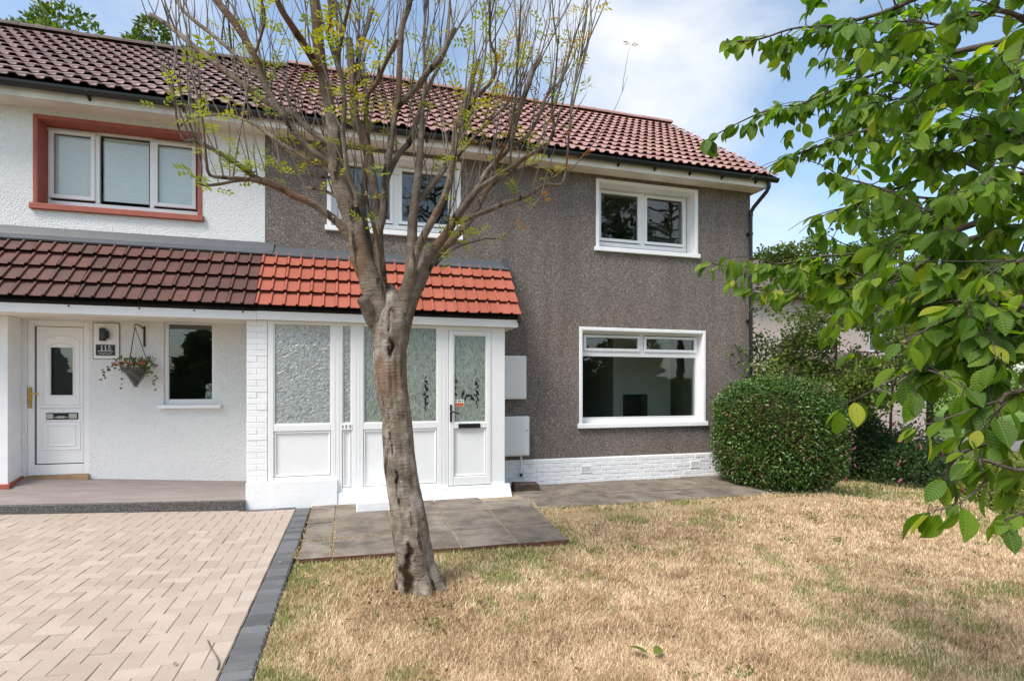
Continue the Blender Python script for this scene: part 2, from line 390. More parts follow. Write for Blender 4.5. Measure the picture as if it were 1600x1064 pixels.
MT['twig'] = plain('grey_twig_bark', (0.15,0.124,0.102), 0.8, 0.2, 0.5, 3)
MT['bark_cherry'] = bark('cherry_bark', [(0.05,0.036,0.03), (0.085,0.066,0.055), (0.15,0.125,0.11)], 0.4, False)
MT['leaf_rowan'] = leafy('rowan_leaf', [(0.0,(0.17,0.23,0.025)), (0.4,(0.31,0.35,0.03)), (0.75,(0.43,0.41,0.035)), (0.88,(0.46,0.33,0.04)), (0.93,(0.40,0.15,0.03)), (1.0,(0.26,0.075,0.02))], 0.45, 0.5, 0.25, (1.0,1.05,0.4))
MT['leaf_cherry'] = leafy('cherry_leaf', [(0.0,(0.048,0.095,0.011)), (0.45,(0.092,0.168,0.014)), (0.75,(0.155,0.235,0.018)), (0.92,(0.225,0.285,0.022)), (1.0,(0.33,0.31,0.03))], 0.45, 0.48, 0.3, (1.7,2.1,0.45), True)
MT['leaf_hedge'] = leafy('hedge_leaf', [(0.0,(0.036,0.080,0.014)), (0.5,(0.080,0.155,0.028)), (0.8,(0.145,0.235,0.042)), (0.94,(0.21,0.29,0.07)), (0.97,(0.16,0.085,0.035)), (1.0,(0.20,0.11,0.05))], 0.2, 0.33, 0.55)
MT['leaf_shrub'] = leafy('shrub_leaf', [(0.0,(0.018,0.042,0.012)), (0.5,(0.038,0.078,0.022)), (0.9,(0.075,0.125,0.035)), (1.0,(0.12,0.16,0.05))], 0.2, 0.5, 0.35)
MT['leaf_light'] = leafy('light_green_leaf', [(0.0,(0.06,0.10,0.016)), (0.5,(0.12,0.18,0.03)), (0.9,(0.21,0.26,0.05)), (1.0,(0.33,0.29,0.05))], 0.35, 0.5, 0.3)
MT['leaf_yellow'] = leafy('yellow_green_leaf', [(0.0,(0.14,0.19,0.03)), (0.5,(0.25,0.29,0.05)), (1.0,(0.38,0.38,0.08))], 0.3, 0.5, 0.3)
MT['conifer'] = leafy('conifer_needles', [(0.0,(0.012,0.026,0.010)), (0.6,(0.028,0.052,0.018)), (1.0,(0.06,0.09,0.03))], 0.1, 0.6, 0.25)
MT['pink'] = plain('pink_blossom', (0.55,0.12,0.22), 0.7, 0.2, 0.25, 30)
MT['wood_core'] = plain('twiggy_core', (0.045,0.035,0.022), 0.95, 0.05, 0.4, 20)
MT['wood'] = plain('bare_timber_sill', (0.33,0.215,0.13), 0.8, 0.2, 0.25, 6, 0.3, 40)
MT['stone'] = plain('dark_rough_stone', (0.085,0.062,0.048), 0.95, 0.1, 0.4, 9, 0.8, 35)
MT['beige'] = plain('pale_pink_render', (0.55,0.445,0.40), 0.9, 0.1, 0.06, 3)
MT['slate'] = plain('grey_brown_roof', (0.125,0.095,0.085), 0.8, 0.2, 0.2, 4)
MT['wicker'] = plain('grey_wicker', (0.20,0.175,0.155), 0.8, 0.2, 0.35, 40)
MT['scar'] = plain('dark_rotten_wood', (0.03,0.017,0.01), 0.95, 0.05, 0.4, 25, 0.8, 40)
MT['sticker_red'] = plain('red_sticker_print', (0.55,0.12,0.06), 0.5, 0.3, 0.05)
MT['white_print'] = plain('white_print', (0.8,0.8,0.78), 0.5, 0.3, 0.02)
MT['figurine'] = plain('white_grey_ceramic', (0.62,0.62,0.60), 0.4, 0.5, 0.2, 30)
for i, c in enumerate([(0.62,0.16,0.06), (0.62,0.24,0.30), (0.70,0.66,0.62), (0.30,0.22,0.42)]):
    MT['petal%d' % i] = plain('petal_%s' % ('orange','pink','white','violet')[i], c, 0.6, 0.2, 0.1, 40)
# ------------------------------------------------------------------ the ground
def crest_x(y): return float(np.interp(y, [-8, 1.5, 4.4, 7.1, 10.7, 30], [3.5, 4.9, 7.42, 9.9, 11.75, 16]))
def lawn_z(x, y):
    z = -0.055
    if x > 1.5: z -= 0.026*(x-1.5)*(min(1, max(0, (6.9-y)/2.2)) if x < 7.4 else min(1, max(0, (6.9-y)/2.2))+min(1,(x-7.4))*(1-min(1, max(0, (6.9-y)/2.2))))
    if y > 6.7 and 2.3 < x < 7.2: z += 0.035
    z += 0.055*math.exp(-((x-0.52)**2+(y-4.55)**2)/0.35)
    z += 0.018*noise.noise(Vector((x*0.7, y*0.7, 0.3)))
    if y < 5.6 and x < 0.4: z += 0.035*min(1, (5.6-y)/0.8)*min(1, max(0, (0.4-x)/0.7))
    d = x - crest_x(y)
    if d > 0: z -= min(1.35, 0.22*d*d if d < 1 else 0.22+0.42*(d-1))
    return max(z, -1.25)
m = MB(); m.quad((-900,-900,-1.15), (900,-900,-1.15), (900,1500,-1.15), (-900,1500,-1.15))
tag(m.build('ground', MT['ground']), 'flat green ground reaching away beyond the garden', kind='structure')
xs = np.arange(-0.54, 17.01, 0.22); ys = np.arange(-6, 26.01, 0.22)
V = [(x, y, lawn_z(x, y)) for y in ys for x in xs]; nx = len(xs)
F = [(j*nx+i, j*nx+i+1, (j+1)*nx+i+1, (j+1)*nx+i) for j in range(len(ys)-1) for i in range(nx-1)]
tag(np_mesh('lawn', V, F, MT['lawn'], smooth=True), 'dry straw coloured lawn falling away to the right', kind='structure')
# the street and a green verge seen low on the right
m = MB(); m.prism_z([(24, 6), (60, -10), (60, 2), (30, 22), (26, 14)], -1.15, -1.10)
tag(m.build('road', MT['road']), 'grey street beyond the shrubs on the right', kind='structure')
m = MB(); m.add([(30, 22, -1.12), (60, 2, -1.12), (140, 20, 4.0), (90, 90, 4.0)], [(0, 1, 2, 3)])
tag(m.build('verge', MT['verge']), 'green grass bank across the street', kind='structure')

# ------------------------------------------------------------------ driveway of herringbone pavers, kerb of grey blocks
def drive_z(x): return 0.046*max(0.0, -1.25-x)
drive = MB()
cols = [-9.0, -6, -4, -2.5, -1.25, -0.735]
for a, b in zip(cols[:-1], cols[1:]):
    drive.quad((a, -6, drive_z(a)-0.008), (b, -6, drive_z(b)-0.008), (b, 8.03, drive_z(b)-0.008), (a, 8.03, drive_z(a)-0.008))
drive = tag(drive.build('driveway', MT['sand']), 'buff block paved driveway in herringbone', kind='structure')
UNIT = 0.1165; GAP = 0.0022
def paver_mesh(lx, ly, c=0.0035, GAP=GAP):
    m = MB(); x0, x1, y0, y1 = -lx/2+GAP/2, lx/2-GAP/2, -ly/2+GAP/2, ly/2-GAP/2
    m.add([(x0,y0,-0.05),(x1,y0,-0.05),(x1,y1,-0.05),(x0,y1,-0.05),(x0,y0,-c),(x1,y0,-c),(x1,y1,-c),(x0,y1,-c),
           (x0+c,y0+c,0),(x1-c,y0+c,0),(x1-c,y1-c,0),(x0+c,y1-c,0)],
          [(0,1,5,4),(1,2,6,5),(2,3,7,6),(3,0,4,7),(4,5,9,8),(5,6,10,9),(6,7,11,10),(7,4,8,11),(8,9,10,11)])
    return m
def mk_mesh(mb, name, mat):
    me = bpy.data.meshes.new(name); me.from_pydata(mb.v, [], mb.f); me.materials.append(mat); me.update(); return me
pv_h = mk_mesh(paver_mesh(2*UNIT, UNIT), 'paver', MT['paver']); pv_v = mk_mesh(paver_mesh(UNIT, 2*UNIT), 'paver', MT['paver'])
CY, SY = math.cos(R(16.3)), math.sin(R(16.3))
def pix(x, y, z):
    d = y*CY + x*SY; r = x*CY - y*SY
    return (800+855*r/d, 604-855*(z-1.66)/d, d) if d > 0.05 else None
X0, Y0, YT = -0.739, 0.0, 7.955
pav = []
for i in range(-62, 1):
    for j in range(14, 72):
        k = (i-j) % 4
        if k == 0: x0, x1, y0, y1 = i*UNIT, (i+2)*UNIT, j*UNIT, (j+1)*UNIT
        elif k == 2: x0, x1, y0, y1 = i*UNIT, (i+1)*UNIT, (j-1)*UNIT, (j+1)*UNIT
        else: continue
        x0 += X0; x1 += X0
        full = True
        if x1 > X0+1e-6: x1 = X0; full = False
        if y1 > YT and x1 > -1.39: y1 = YT; full = False
        elif y1 > 8.025: y1 = 8.025; full = False
        if x1-x0 < 0.03 or y1-y0 < 0.03: continue
        cx, cy = (x0+x1)/2, (y0+y1)/2; p = pix(cx, cy, drive_z(cx))
        vis = p is not None and -30 < p[0] < 1600 and p[1] < 1085
        if p is None or p[2] < 1.2: continue
        pav.append((0 if vis else 1, p[2], cx, cy, x1-x0, y1-y0, k == 0, full))
pav.sort()
rest = MB()
for q, (nv, d, cx, cy, lx, ly, hor, full) in enumerate(pav):
    z = drive_z(cx) + random.uniform(-0.0025, 0.0025)
    tilt = math.atan(0.046) if cx < -1.25 else 0.0
    if q < 290 and nv == 0:
        me = (pv_h if hor else pv_v) if full else mk_mesh(paver_mesh(lx, ly), 'paver', MT['paver'])
        o = link('paver', me, drive, (cx, cy, z)); o.rotation_euler = (random.uniform(-.006,.006), tilt+random.uniform(-.006,.006), random.uniform(-.008,.008))
    elif q < 1500:
        pm = paver_mesh(lx, ly); rest.add([(x+cx, y+cy, drive_z(x+cx)+zz+z-drive_z(cx)) for x, y, zz in pm.v], pm.f)
rest.build('paver_field', MT['paver'], drive, kind='stuff')
kerb = MB(); kerb.box(-0.737, -0.538, -6, 8.11, -0.2, -0.042)
kerb = tag(kerb.build('kerb', MT['dark']), 'charcoal block edging between driveway and lawn', kind='structure')
kb = mk_mesh(paver_mesh(0.197, 0.104, 0.013, 0.012), 'kerb_block', MT['paver_grey'])
for q in range(64):
    y = 1.4 + q*0.104
    if y > 8.07: break
    o = link('kerb_block', kb, kerb, (-0.637+random.uniform(-.002,.002), y, 0.003+random.uniform(-.002,.003)))
    o.rotation_euler = (random.uniform(-.008,.008), random.uniform(-.01,.01), random.uniform(-.012,.012))
kb2 = mk_mesh(paver_mesh(0.21, 0.105), 'kerb_block', MT['paver_grey'])
for q in range(3):
    link('kerb_block', kb2, kerb, (-0.85-0.212*q, 8.018, 0.003+drive_z(-0.85-0.212*q)))

# ------------------------------------------------------------------ sloping terrace before the left door
def ter_z(x, y):
    back = 0.405-0.066*(x+3.45); front = 0.130-0.033*(x+1.36); t = min(1, max(0, (y-8.03)/0.77)); return front*(1-t)+back*t
m = MB(); xx = np.linspace(-9, -1.377, 14); yy = [8.034, 8.3, 8.55, 8.80]
for a, b in zip(xx[:-1], xx[1:]):
    for c, d in zip(yy[:-1], yy[1:]): m.quad((a,c,ter_z(a,c)), (b,c,ter_z(b,c)), (b,d,ter_z(b,d)), (a,d,ter_z(a,d)))
ter = tag(m.build('terrace', MT['terrace']), 'grey brown concrete strip sloping up to the white house', kind='structure')
m = MB()
for a, b in zip(xx[:-1], xx[1:]):
    m.add([(a,8.03,drive_z(a)-0.03),(b,8.03,drive_z(b)-0.03),(b,8.03,ter_z(b,8.03)),(a,8.03,ter_z(a,8.03)),(b,8.07,ter_z(b,8.07)+.003),(a,8.07,ter_z(a,8.07)+.003)], [(0,1,2,3),(3,2,4,5)])
m.build('terrace_edge', MT['riser'], ter)

# ------------------------------------------------------------------ path of concrete slabs
m = MB(); m.prism_z([(-0.535,8.1),(-0.50,5.66),(2.27,5.57),(2.43,7.12),(7.4,7.0),(7.4,8.79),(2.3,8.79),(2.3,8.1)], -0.2, -0.011)
path = tag(m.build('path', MT['sand']), 'weathered concrete slab path before the porch and brown wall', kind='structure')
def slab(quad):
    c = Vector((sum(p[0] for p in quad)/4, sum(p[1] for p in quad)/4, 0)); vs = []
    g = 0.0115; mm = MB()
    q = [Vector((p[0], p[1], 0)) for p in quad]; q = [p + (c-p).normalized()*g*1.4 for p in q]
    tz = [random.uniform(-0.004, 0.006) for _ in range(4)]
    inner = [p + (c-p).normalized()*0.012 for p in q]
    mm.v = [(p.x-c.x, p.y-c.y, -0.055) for p in q] + [(p.x-c.x, p.y-c.y, t-0.007) for p, t in zip(q, tz)] + [(p.x-c.x, p.y-c.y, t) for p, t in zip(inner, tz)]
    mm.f = [(0,1,5,4),(1,2,6,5),(2,3,7,6),(3,0,4,7),(4,5,9,8),(5,6,10,9),(6,7,11,10),(7,4,8,11),(8,9,10,11)]
    mm.m = [1]*4+[0]*5
    me = bpy.data.meshes.new('paving_slab'); me.from_pydata(mm.v, [], mm.f); me.materials.append(MT['slab']); me.materials.append(MT['slab_edge'])
    me.polygons.foreach_set('material_index', mm.m); me.update()
    link('paving_slab', me, path, (c.x, c.y, 0.0))
cf = [-0.503, -0.19, 0.45, 1.09, 1.712, 2.283]; cb = [-0.537, -0.215, 0.475, 1.16, 1.83, 2.50]
rl = [5.644, 6.28, 7.06, 8.09]; rr = [5.546, 6.29, 7.20, 8.12]
def gp(ci, ri):
    t = (ci)/5; y = rl[ri]*(1-t)+rr[ri]*t; k = (y-5.6)/2.5; return (cf[ci]*(1-k)+cb[ci]*k, y)
for ri in range(3):
    for ci in range(5):
        if ri == 2 and ci == 4: continue
        slab([gp(ci, ri), gp(ci+1, ri), gp(ci+1, ri+1), gp(ci, ri+1)])
slab([gp(4,2), gp(5,2), (2.56,7.73), (1.83,7.73)])
px = [2.46, 3.163, 3.80, 4.46, 5.11, 5.76, 6.41, 7.06]
for a, b in zip(px[:-1], px[1:]):
    off = 0.05
    slab([(a-0.06, 7.11-0.02*(a-2.4)), (b-0.06, 7.11-0.02*(b-2.4)), (b-0.03, 7.73), (a-0.03, 7.73)]) if a > 2.5 else slab([(a+0.01, 7.22), (b-0.06, 7.09), (b-0.03, 7.73), (a+0.12, 7.73)])
    slab([(max(a, 2.35), 7.735), (b-0.01, 7.735), (b, 8.79), (max(a, 2.35), 8.79)])

# ------------------------------------------------------------------ building helpers
def wall_holes(m, x0, x1, z0, z1, y, holes, depth=0.30):
    xsn = sorted({x0, x1, *[h[0] for h in holes], *[h[1] for h in holes]}); zsn = sorted({z0, z1, *[h[2] for h in holes], *[h[3] for h in holes]})
    for a, b in zip(xsn[:-1], xsn[1:]):
        for c, d in zip(zsn[:-1], zsn[1:]):
            cx, cz = (a+b)/2, (c+d)/2
            if any(h[0] < cx < h[1] and h[2] < cz < h[3] for h in holes): continue
            m.quad((a,y,c), (b,y,c), (b,y,d), (a,y,d))
    for h in holes:
        a, b, c, d = h[:4]; yb = y + (h[4] if len(h) > 4 else depth)
        m.quad((a,y,c),(a,y,d),(a,yb,d),(a,yb,c)); m.quad((b,y,c),(b,yb,c),(b,yb,d),(b,y,d))
        m.quad((a,y,d),(b,y,d),(b,yb,d),(a,yb,d)); m.quad((a,y,c),(a,yb,c),(b,yb,c),(b,y,c))
def frame_ring(m, x0, x1, z0, z1, y0, y1, w, wb=None, wt=None):
    wb = w if wb is None else wb; wt = w if wt is None else wt
    m.box(x0, x0+w, y0, y1, z0, z1); m.box(x1-w, x1, y0, y1, z0, z1)
    m.box(x0+w, x1-w, y0+0.0015, y1, z0, z0+wb); m.box(x0+w, x1-w, y0+0.0015, y1, z1-wt, z1)
def pane(parent, x0, x1, z0, z1, y, mat='glass', t=0.012):
    m = MB(); m.box(x0, x1, y, y+t, z0, z1); return m.build('pane', MT[mat], parent)
def sash(parent, gx0, gx1, gz0, gz1, y, w=0.048, vent=True):
    m = MB(); frame_ring(m, gx0-w, gx1+w, gz0-w, gz1+w, y-0.022, y+0.03, w)
    m.box(gx0, gx0+.006, y-.012, y, gz0, gz1); m.box(gx1-.006, gx1, y-.012, y, gz0, gz1); m.box(gx0+.006, gx1-.006, y-.0115, y, gz0, gz0+.006)
    s = m.build('sash', MT['upvc'], parent, bevel=0.004)
    if vent:
        v = MB(); cx = (gx0+gx1)/2; v.box(cx-0.17, cx+0.17, y-0.034, y-0.0225, gz1+0.014, gz1+0.032); v.build('trickle_vent', MT['upvc'], s, bevel=0.003)
    return s
def room(parent, x0, x1, z0, z1, y0, y1, wall='room', floor='room_dark', name='room'):
    m = MB()
    m.quad((x0,y1,z0),(x1,y1,z0),(x1,y1,z1),(x0,y1,z1)); m.quad((x0,y0,z0),(x0,y1,z0),(x0,y1,z1),(x0,y0,z1)); m.quad((x1,y0,z0),(x1,y0,z1),(x1,y1,z1),(x1,y1,z0))
    m.quad((x0,y0,z1),(x1,y0,z1),(x1,y1,z1),(x0,y1,z1)); m.mi = 1; m.quad((x0,y0,z0),(x0,y1,z0),(x1,y1,z0),(x1,y0,z0))
    return m.build(name, [MT[wall], MT[floor]], parent)
def double_tile(w, ln, waves, amp, thick, gap=0.72, up=0.9):
    m = MB(); n = 0
    if waves == 1: prof = [(0,amp*.9),(0.03,amp),(0.17,amp),(0.245,0.0),(0.43,0.0),(0.50,amp*.9),(0.53,amp),(0.67,amp),(0.745,0.0),(0.93,0.0),(1.0,amp*.9)]
    else: prof = [(0,amp*.5),(0.03,amp),(0.09,amp),(0.12,0),(0.49,0.0),(0.52,amp),(0.585,amp),(0.615,0),(0.975,0.0),(1.0,amp*.5)]
    k = len(prof); g = 0.0015
    xs_ = [g+(w-2*g)*p[0] for p in prof]
    vs = [(x, 0.004, thick*gap+p[1]*0.97) for x, p in zip(xs_, prof)] + [(x, 0.0, thick+p[1]) for x, p in zip(xs_, prof)] + [(x, ln, 0.004+p[1]*up) for x, p in zip(xs_, prof)]
    fs = [(i, i+1, k+i+1, k+i) for i in range(k-1)] + [(k+i, k+i+1, 2*k+i+1, 2*k+i) for i in range(k-1)]
    fs += [(0, k, 2*k, 0)[:3], (k-1, 3*k-1, 2*k-1)]
    m.add(vs, fs); return m
def tile_slope(parent, x0, ncol, w, y0, z0, ang, gauge, nrow, mat, waves, amp, thick, up=0.9, gap=0.72, name='roof_tile'):
    ms = [mk_mesh(double_tile(w, gauge*1.12, waves, amp, thick, gap, up), name, MT[mat])]
    ca, sa = math.cos(ang), math.sin(ang); cnt = 0
    for r in range(nrow):
        for c in range(ncol):
            s = r*gauge; j = random.uniform(-0.006, 0.006)
            o = link(name, ms[0], parent, (x0+c*w+random.uniform(-.002,.002), y0+(s+j)*ca-0.012*sa, z0+(s+j)*sa+0.012*ca))
            o.rotation_euler = (ang+random.uniform(-.008,.008), random.uniform(-.008,.008), random.uniform(-.006,.006)); cnt += 1
    return cnt

YW = 8.80                      # the plane of the house fronts
EAVE = (8.325, 5.535); RIDGE = (11.88, 8.12)
PITCH = math.atan2(RIDGE[1]-EAVE[1], RIDGE[0]-EAVE[0]); SL = math.hypot(RIDGE[1]-EAVE[1], RIDGE[0]-EAVE[0])
def main_roof(house, x0, x1, ncol, mat, ridge_mat, drop):
    RIDGE = (11.88, 8.12-drop); PITCH = math.atan2(RIDGE[1]-EAVE[1], RIDGE[0]-EAVE[0]); SL = math.hypot(RIDGE[1]-EAVE[1], RIDGE[0]-EAVE[0])
    ca, sa = math.cos(PITCH), math.sin(PITCH); o = 0.02
    m = MB()
    e = (EAVE[0]+o*sa, EAVE[1]-o*ca); r = (RIDGE[0], RIDGE[1]-o); b = (2*RIDGE[0]-EAVE[0], EAVE[1])
    m.prism_x([e, (e[0]+0.02, e[1]-0.06), (r[0], r[1]-0.14), (b[0], b[1]-0.06), b, r], x0, x1)
    roof = m.build('roof', MT['dark'], house)
    n = 12; tile_slope(roof, x0, ncol, (x1-x0)/ncol, EAVE[0]+o*sa, EAVE[1]-o*ca, PITCH, SL/n, n, mat, 1, 0.034, 0.036, 0.42, 0.66)
    rl_ = 0.42; k = int((x1-x0)/rl_)+1
    q = MB(); sec = []
    for i in range(9):
        t = math.pi*(i/8); sec.append((0.125*math.cos(t), 0.105*math.sin(t)-0.02))
    vs = [(0.0, y, z) for y, z in sec] + [(1.0, y*1.0, z*1.0) for y, z in sec]
    q.add(vs, [(i, i+9, i+10, i+1) for i in range(8)] + [tuple(range(9)), tuple(range(17, 8, -1))])
    rm = mk_mesh(q, 'ridge_tile', MT[ridge_mat]); step = (x1-x0)/k
    for i in range(k):
        t = link('ridge_tile', rm, roof, (x0+i*step, RIDGE[0]+random.uniform(-.008,.008), RIDGE[1]+0.03+random.uniform(-.006,.006))); t.scale = (step-0.008, 1, 1)
    return roof
def eaves(house, x0, x1, brackets, return_end):
    m = MB(); m.box(x0, x1, 8.45, 8.475, 5.355, 5.53); f = m.build('fascia', MT['old_white'] if not return_end else MT['soffit'], house)
    m = MB(); m.box(x0, x1, 8.475, YW, 5.378, 5.392); m.build('soffit', MT['soffit'], house)
    m = MB(); n = 9; pts = []
    for i in range(n):
        t = math.pi*(i/(n-1)); pts.append((8.388+0.058*math.cos(t), 5.515-0.072*math.sin(t)))
    inner = [(8.388+(y-8.388)*0.9, 5.515+(z-5.515)*0.9) for y, z in reversed(pts)]
    m.prism_x(pts+inner, x0, x1+(0.17 if return_end else 0))
    g = m.build('gutter', MT['black'], house, smooth=False)
    for bx in brackets:
        m = MB(); m.prism_x([(8.335,5.47),(8.45,5.40),(8.45,5.49),(8.41,5.45),(8.365,5.45),(8.332,5.52)], bx-0.014, bx+0.014); m.build('gutter_bracket', MT['black'], g)
def surround(parent, x0, x1, z0, z1, t, mat, sill_over=0.03, sill_h=0.085, proud=0.018):
    m = MB(); zs = z0
    m.box(x0-t, x0, YW-proud, YW+0.004, zs, z1+t); m.box(x1, x1+t, YW-proud, YW+0.004, zs, z1+t); m.box(x0, x1, YW-proud+0.001, YW+0.004, z1, z1+t)
    s = m.build('surround', MT[mat], parent, bevel=0.008)
    m = MB(); m.prism_x([(YW-0.055, z0-sill_h), (YW+0.0, z0-sill_h), (YW+0.20, z0-sill_h+.01), (YW+0.20, z0+0.012), (YW-0.05, z0-0.006)], x0-t-sill_over, x1+t+sill_over)
    m.build('sill', MT[mat], parent, bevel=0.008)
def reveal(parent, x0, x1, z0, z1, depth, mat):
    m = MB(); a, b, c, d = x0, x1, z0, z1; y = YW-0.012; yb = YW+depth; e = 0.004
    m.box(a-0.0, a+e, y, yb, c, d); m.box(b-e, b, y, yb, c, d); m.box(a+e, b-e, y, yb, d-e, d)
    m.build('reveal', MT[mat], parent)

# ------------------------------------------------------------------ white house on the left
white = empty('white_house', (-4.2, 11.0, 0.3), 'white roughcast house with a terracotta framed upstairs window, left of the tree', 'house')
XB = -1.236
m = MB(); w1 = (-4.03, -2.12, 4.11, 5.245, 0.25); w2 = (-2.553, -1.897, 1.408, 2.60, 0.12); w3 = (-4.152, -3.45, 0.455, 2.546, 0.16)
wall_holes(m, -8.5, XB, 0.2, 5.40, YW, [w1, w2, w3])
m.quad((-8.5,YW,0),(-8.5,15.0,0),(-8.5,15.0,5.5),(-8.5,YW,5.5)); m.quad((-8.5,15.0,0),(XB,15.0,0),(XB,15.0,5.5),(-8.5,15.0,5.5))
m.build('wall', MT['white_roughcast'], white)
main_roof(white, -8.5, XB, 19, 'tile_brown', 'slate', 0.075)
eaves(white, -8.5, XB-0.002, [-7.6,-6.6,-5.6,-4.6,-3.3,-2.2,-1.45], False)
# upstairs window with blinds
win = MB(); frame_ring(win, -4.051, -2.10, 4.16, 5.262, 9.045, 9.10, 0.05, 0.075); win.box(-3.47, -3.418, 9.046, 9.10, 4.236, 5.21); win.box(-2.80, -2.745, 9.046, 9.10, 4.236, 5.21)
win = win.build('window', MT['upvc'], white, bevel=0.004)
surround(win, -4.03, -2.12, 4.11, 5.245, 0.05, 'red_paint'); reveal(win, -4.03, -2.12, 4.115, 5.245, 0.25, 'red_paint')
for (a, b, c, d, sh) in ((-3.962,-3.517,4.315,5.165,1), (-3.375,-2.822,4.285,5.195,0), (-2.697,-2.251,4.315,5.165,1)):
    if sh: sash(win, a, b, c, d, 9.045)
    pane(win, a-.004, b+.004, c-.004, d+.004, 9.058)
    bl = MB()
    for i in range(36):
        z = c+0.012+i*(d-c-0.02)/36; bl.add([(a,9.088,z),(b,9.088,z),(b,9.094,z+0.0235),(a,9.094,z+0.0235)], [(0,1,2,3)])
    bl.build('window_blind', MT['blind'], win, kind='stuff')
m = MB(); m.box(-4.05, -3.45, 9.02, 9.044, 5.185, 5.222); m.box(-2.75, -2.2, 9.02, 9.044, 5.185, 5.222); m.build('trickle_vent', MT['old_white'], win)
room(white, -4.6, -1.6, 3.7, 5.4, 9.13, 11.5, 'room')
# ground floor window by the door
win = MB(); frame_ring(win, -2.553, -1.897, 1.408, 2.60, 8.84, 8.90, 0.052, 0.072); win = win.build('window', MT['upvc'], white, bevel=0.006)
pane(win, -2.503, -1.947, 1.478, 2.551, 8.856)
m = MB(); m.prism_x([(8.72,1.352),(8.84,1.352),(8.84,1.412),(8.72,1.398)], -2.612, -1.812); m.build('sill', MT['white_paint'], win, bevel=0.006)
room(white, -3.3, -1.4, 0.5, 2.58, 8.93, 11.6, 'room', name='room')
# canopy over the door: flashing, tiles, fascia, soffit
can = MB(); can.prism_x([(7.985,2.70),(8.05,2.66),(8.79,3.52),(8.79,3.60),(8.655,3.555)], -8.5, XB-0.004); can = can.build('canopy_roof', MT['dark'], white)
CA = math.atan2(3.575-2.715, 8.655-7.965); CL = math.hypot(3.575-2.715, 8.655-7.965)
tile_slope(can, XB-0.003-0.335*14, 14, 0.335, 7.965, 2.715, CA, CL/4, 4, 'tile_dark', 2, 0.026, 0.056)
m = MB(); m.prism_x([(8.775,3.785),(8.79,3.785),(8.79,3.55),(8.575,3.56),(8.567,3.578),(8.69,3.66)], -8.5, XB+0.13); m.build('flashing', MT['lead'], can)
m = MB(); m.box(-8.5, XB, 8.03, 8.06, 2.563, 2.752); fs = m.build('fascia', MT['white_paint'], can)
m = MB(); m.box(-8.5, XB-0.002, 8.06, 8.795, 2.566, 2.582); m.build('soffit', MT['soffit'], can)
for x in (-3.36,-2.6,-1.98,-1.4): MB().cyl((x,8.0285,2.655),(x,8.024,2.655),0.012,8).build('screw', MT['black'], fs)
# projecting wall beside the door with a red plinth
m = MB(); m.box(-8.5, -4.212, 8.50, YW-0.003, 0.42, 2.562); m.build('side_pier', MT['white_paint'], white)
m = MB(); m.prism_z([(-8.5,8.47),(-4.185,8.47),(-4.185,8.795),(-8.5,8.795)], 0.2, [0.415,0.415,0.475,0.475]); m.build('plinth', MT['red_paint'], white)
# front door
door = MB(); frame_ring(door, -4.152, -3.45, 0.47, 2.546, 8.82, 8.90, 0.07, 0.14, 0.072); door = door.build('door_frame', MT['upvc'], white, bevel=0.006)
m = MB(); m.box(-4.16, -3.44, 8.76, 8.86, 0.395, 0.468); m.build('threshold', MT['wood'], door)
lx0, lx1, lz0, lz1 = -4.070, -3.530+0.012, 0.624, 2.466
m = MB(); m.box(-4.082, -3.5195, 8.875, 8.899, 0.612, 2.474); m.build('door_gasket', MT['black'], door)
gl = [(-3.905,1.545),(-3.652,1.545),(-3.652,2.19),(-3.70,2.222),(-3.7785,2.235),(-3.857,2.222),(-3.905,2.19)]
leaf = MB(); wall_holes(leaf, lx0, lx1, lz0, lz1, 8.838, [(-3.905,-3.652,1.545,2.19,0.03)]); leaf.box(lx0, lx0+.01, 8.838, 8.874, lz0, lz1); leaf.box(lx1-.01, lx1, 8.838, 8.874, lz0, lz1)
leaf = leaf.build('door_leaf', MT['upvc'], door)
def moulding(poly, w, y0, y1, name='moulding'):
    m = MB(); n = len(poly); c = Vector((sum(p[0] for p in poly)/n, 0, sum(p[1] for p in poly)/n))
    out = [Vector((p[0],0,p[1])) for p in poly]; inn = []
    for i in range(n):
        a = out[i-1]; b = out[i]; d = out[(i+1) % n]; e1 = (b-a).normalized(); e2 = (d-b).normalized(); n1 = Vector((-e1.z,0,e1.x)); n2 = Vector((-e2.z,0,e2.x))
        k = n1+n2; k = k/max(0.25, 1+n1.dot(n2)); inn.append(b+k*w)
    vs = [(p.x,y1,p.z) for p in out]+[(p.x*.5+q.x*.5,y0,p.z*.5+q.z*.5) for p, q in zip(out, inn)]+[(p.x,y1,p.z) for p in inn]
    fs = [(i, (i+1) % n, n+(i+1) % n, n+i) for i in range(n)]+[(n+i, n+(i+1) % n, 2*n+(i+1) % n, 2*n+i) for i in range(n)]
    m.add(vs, fs); return m
arch = [(-3.99,1.40),(-3.565,1.40),(-3.565,2.29),(-3.62,2.325),(-3.70,2.348),(-3.7785,2.355),(-3.857,2.348),(-3.937,2.325),(-3.99,2.29)]
for poly, w in ((arch,0.022),([(-3.935,1.515),(-3.622,1.515),(-3.622,2.20),(-3.69,2.245),(-3.7785,2.262),(-3.867,2.245),(-3.935,2.20)],0.03),
                ([(-4.0,0.80),(-3.555,0.80),(-3.555,1.195),(-4.0,1.195)],0.02),([(-3.945,0.85),(-3.61,0.85),(-3.61,1.15),(-3.945,1.15)],0.025),([(-4.02,1.36),(-3.545,1.36),(-3.545,1.375),(-4.02,1.375)],0.005)):
    moulding(poly, w, 8.828, 8.8385).build('moulding', MT['upvc'], leaf)
m = MB(); m.prism(gl, 8.85, 8.858); pn = m.build('pane', MT['glass'], leaf)
room(door, -4.15, -3.35, 0.5, 2.55, 8.91, 11.0, 'curtain', name='hallway')
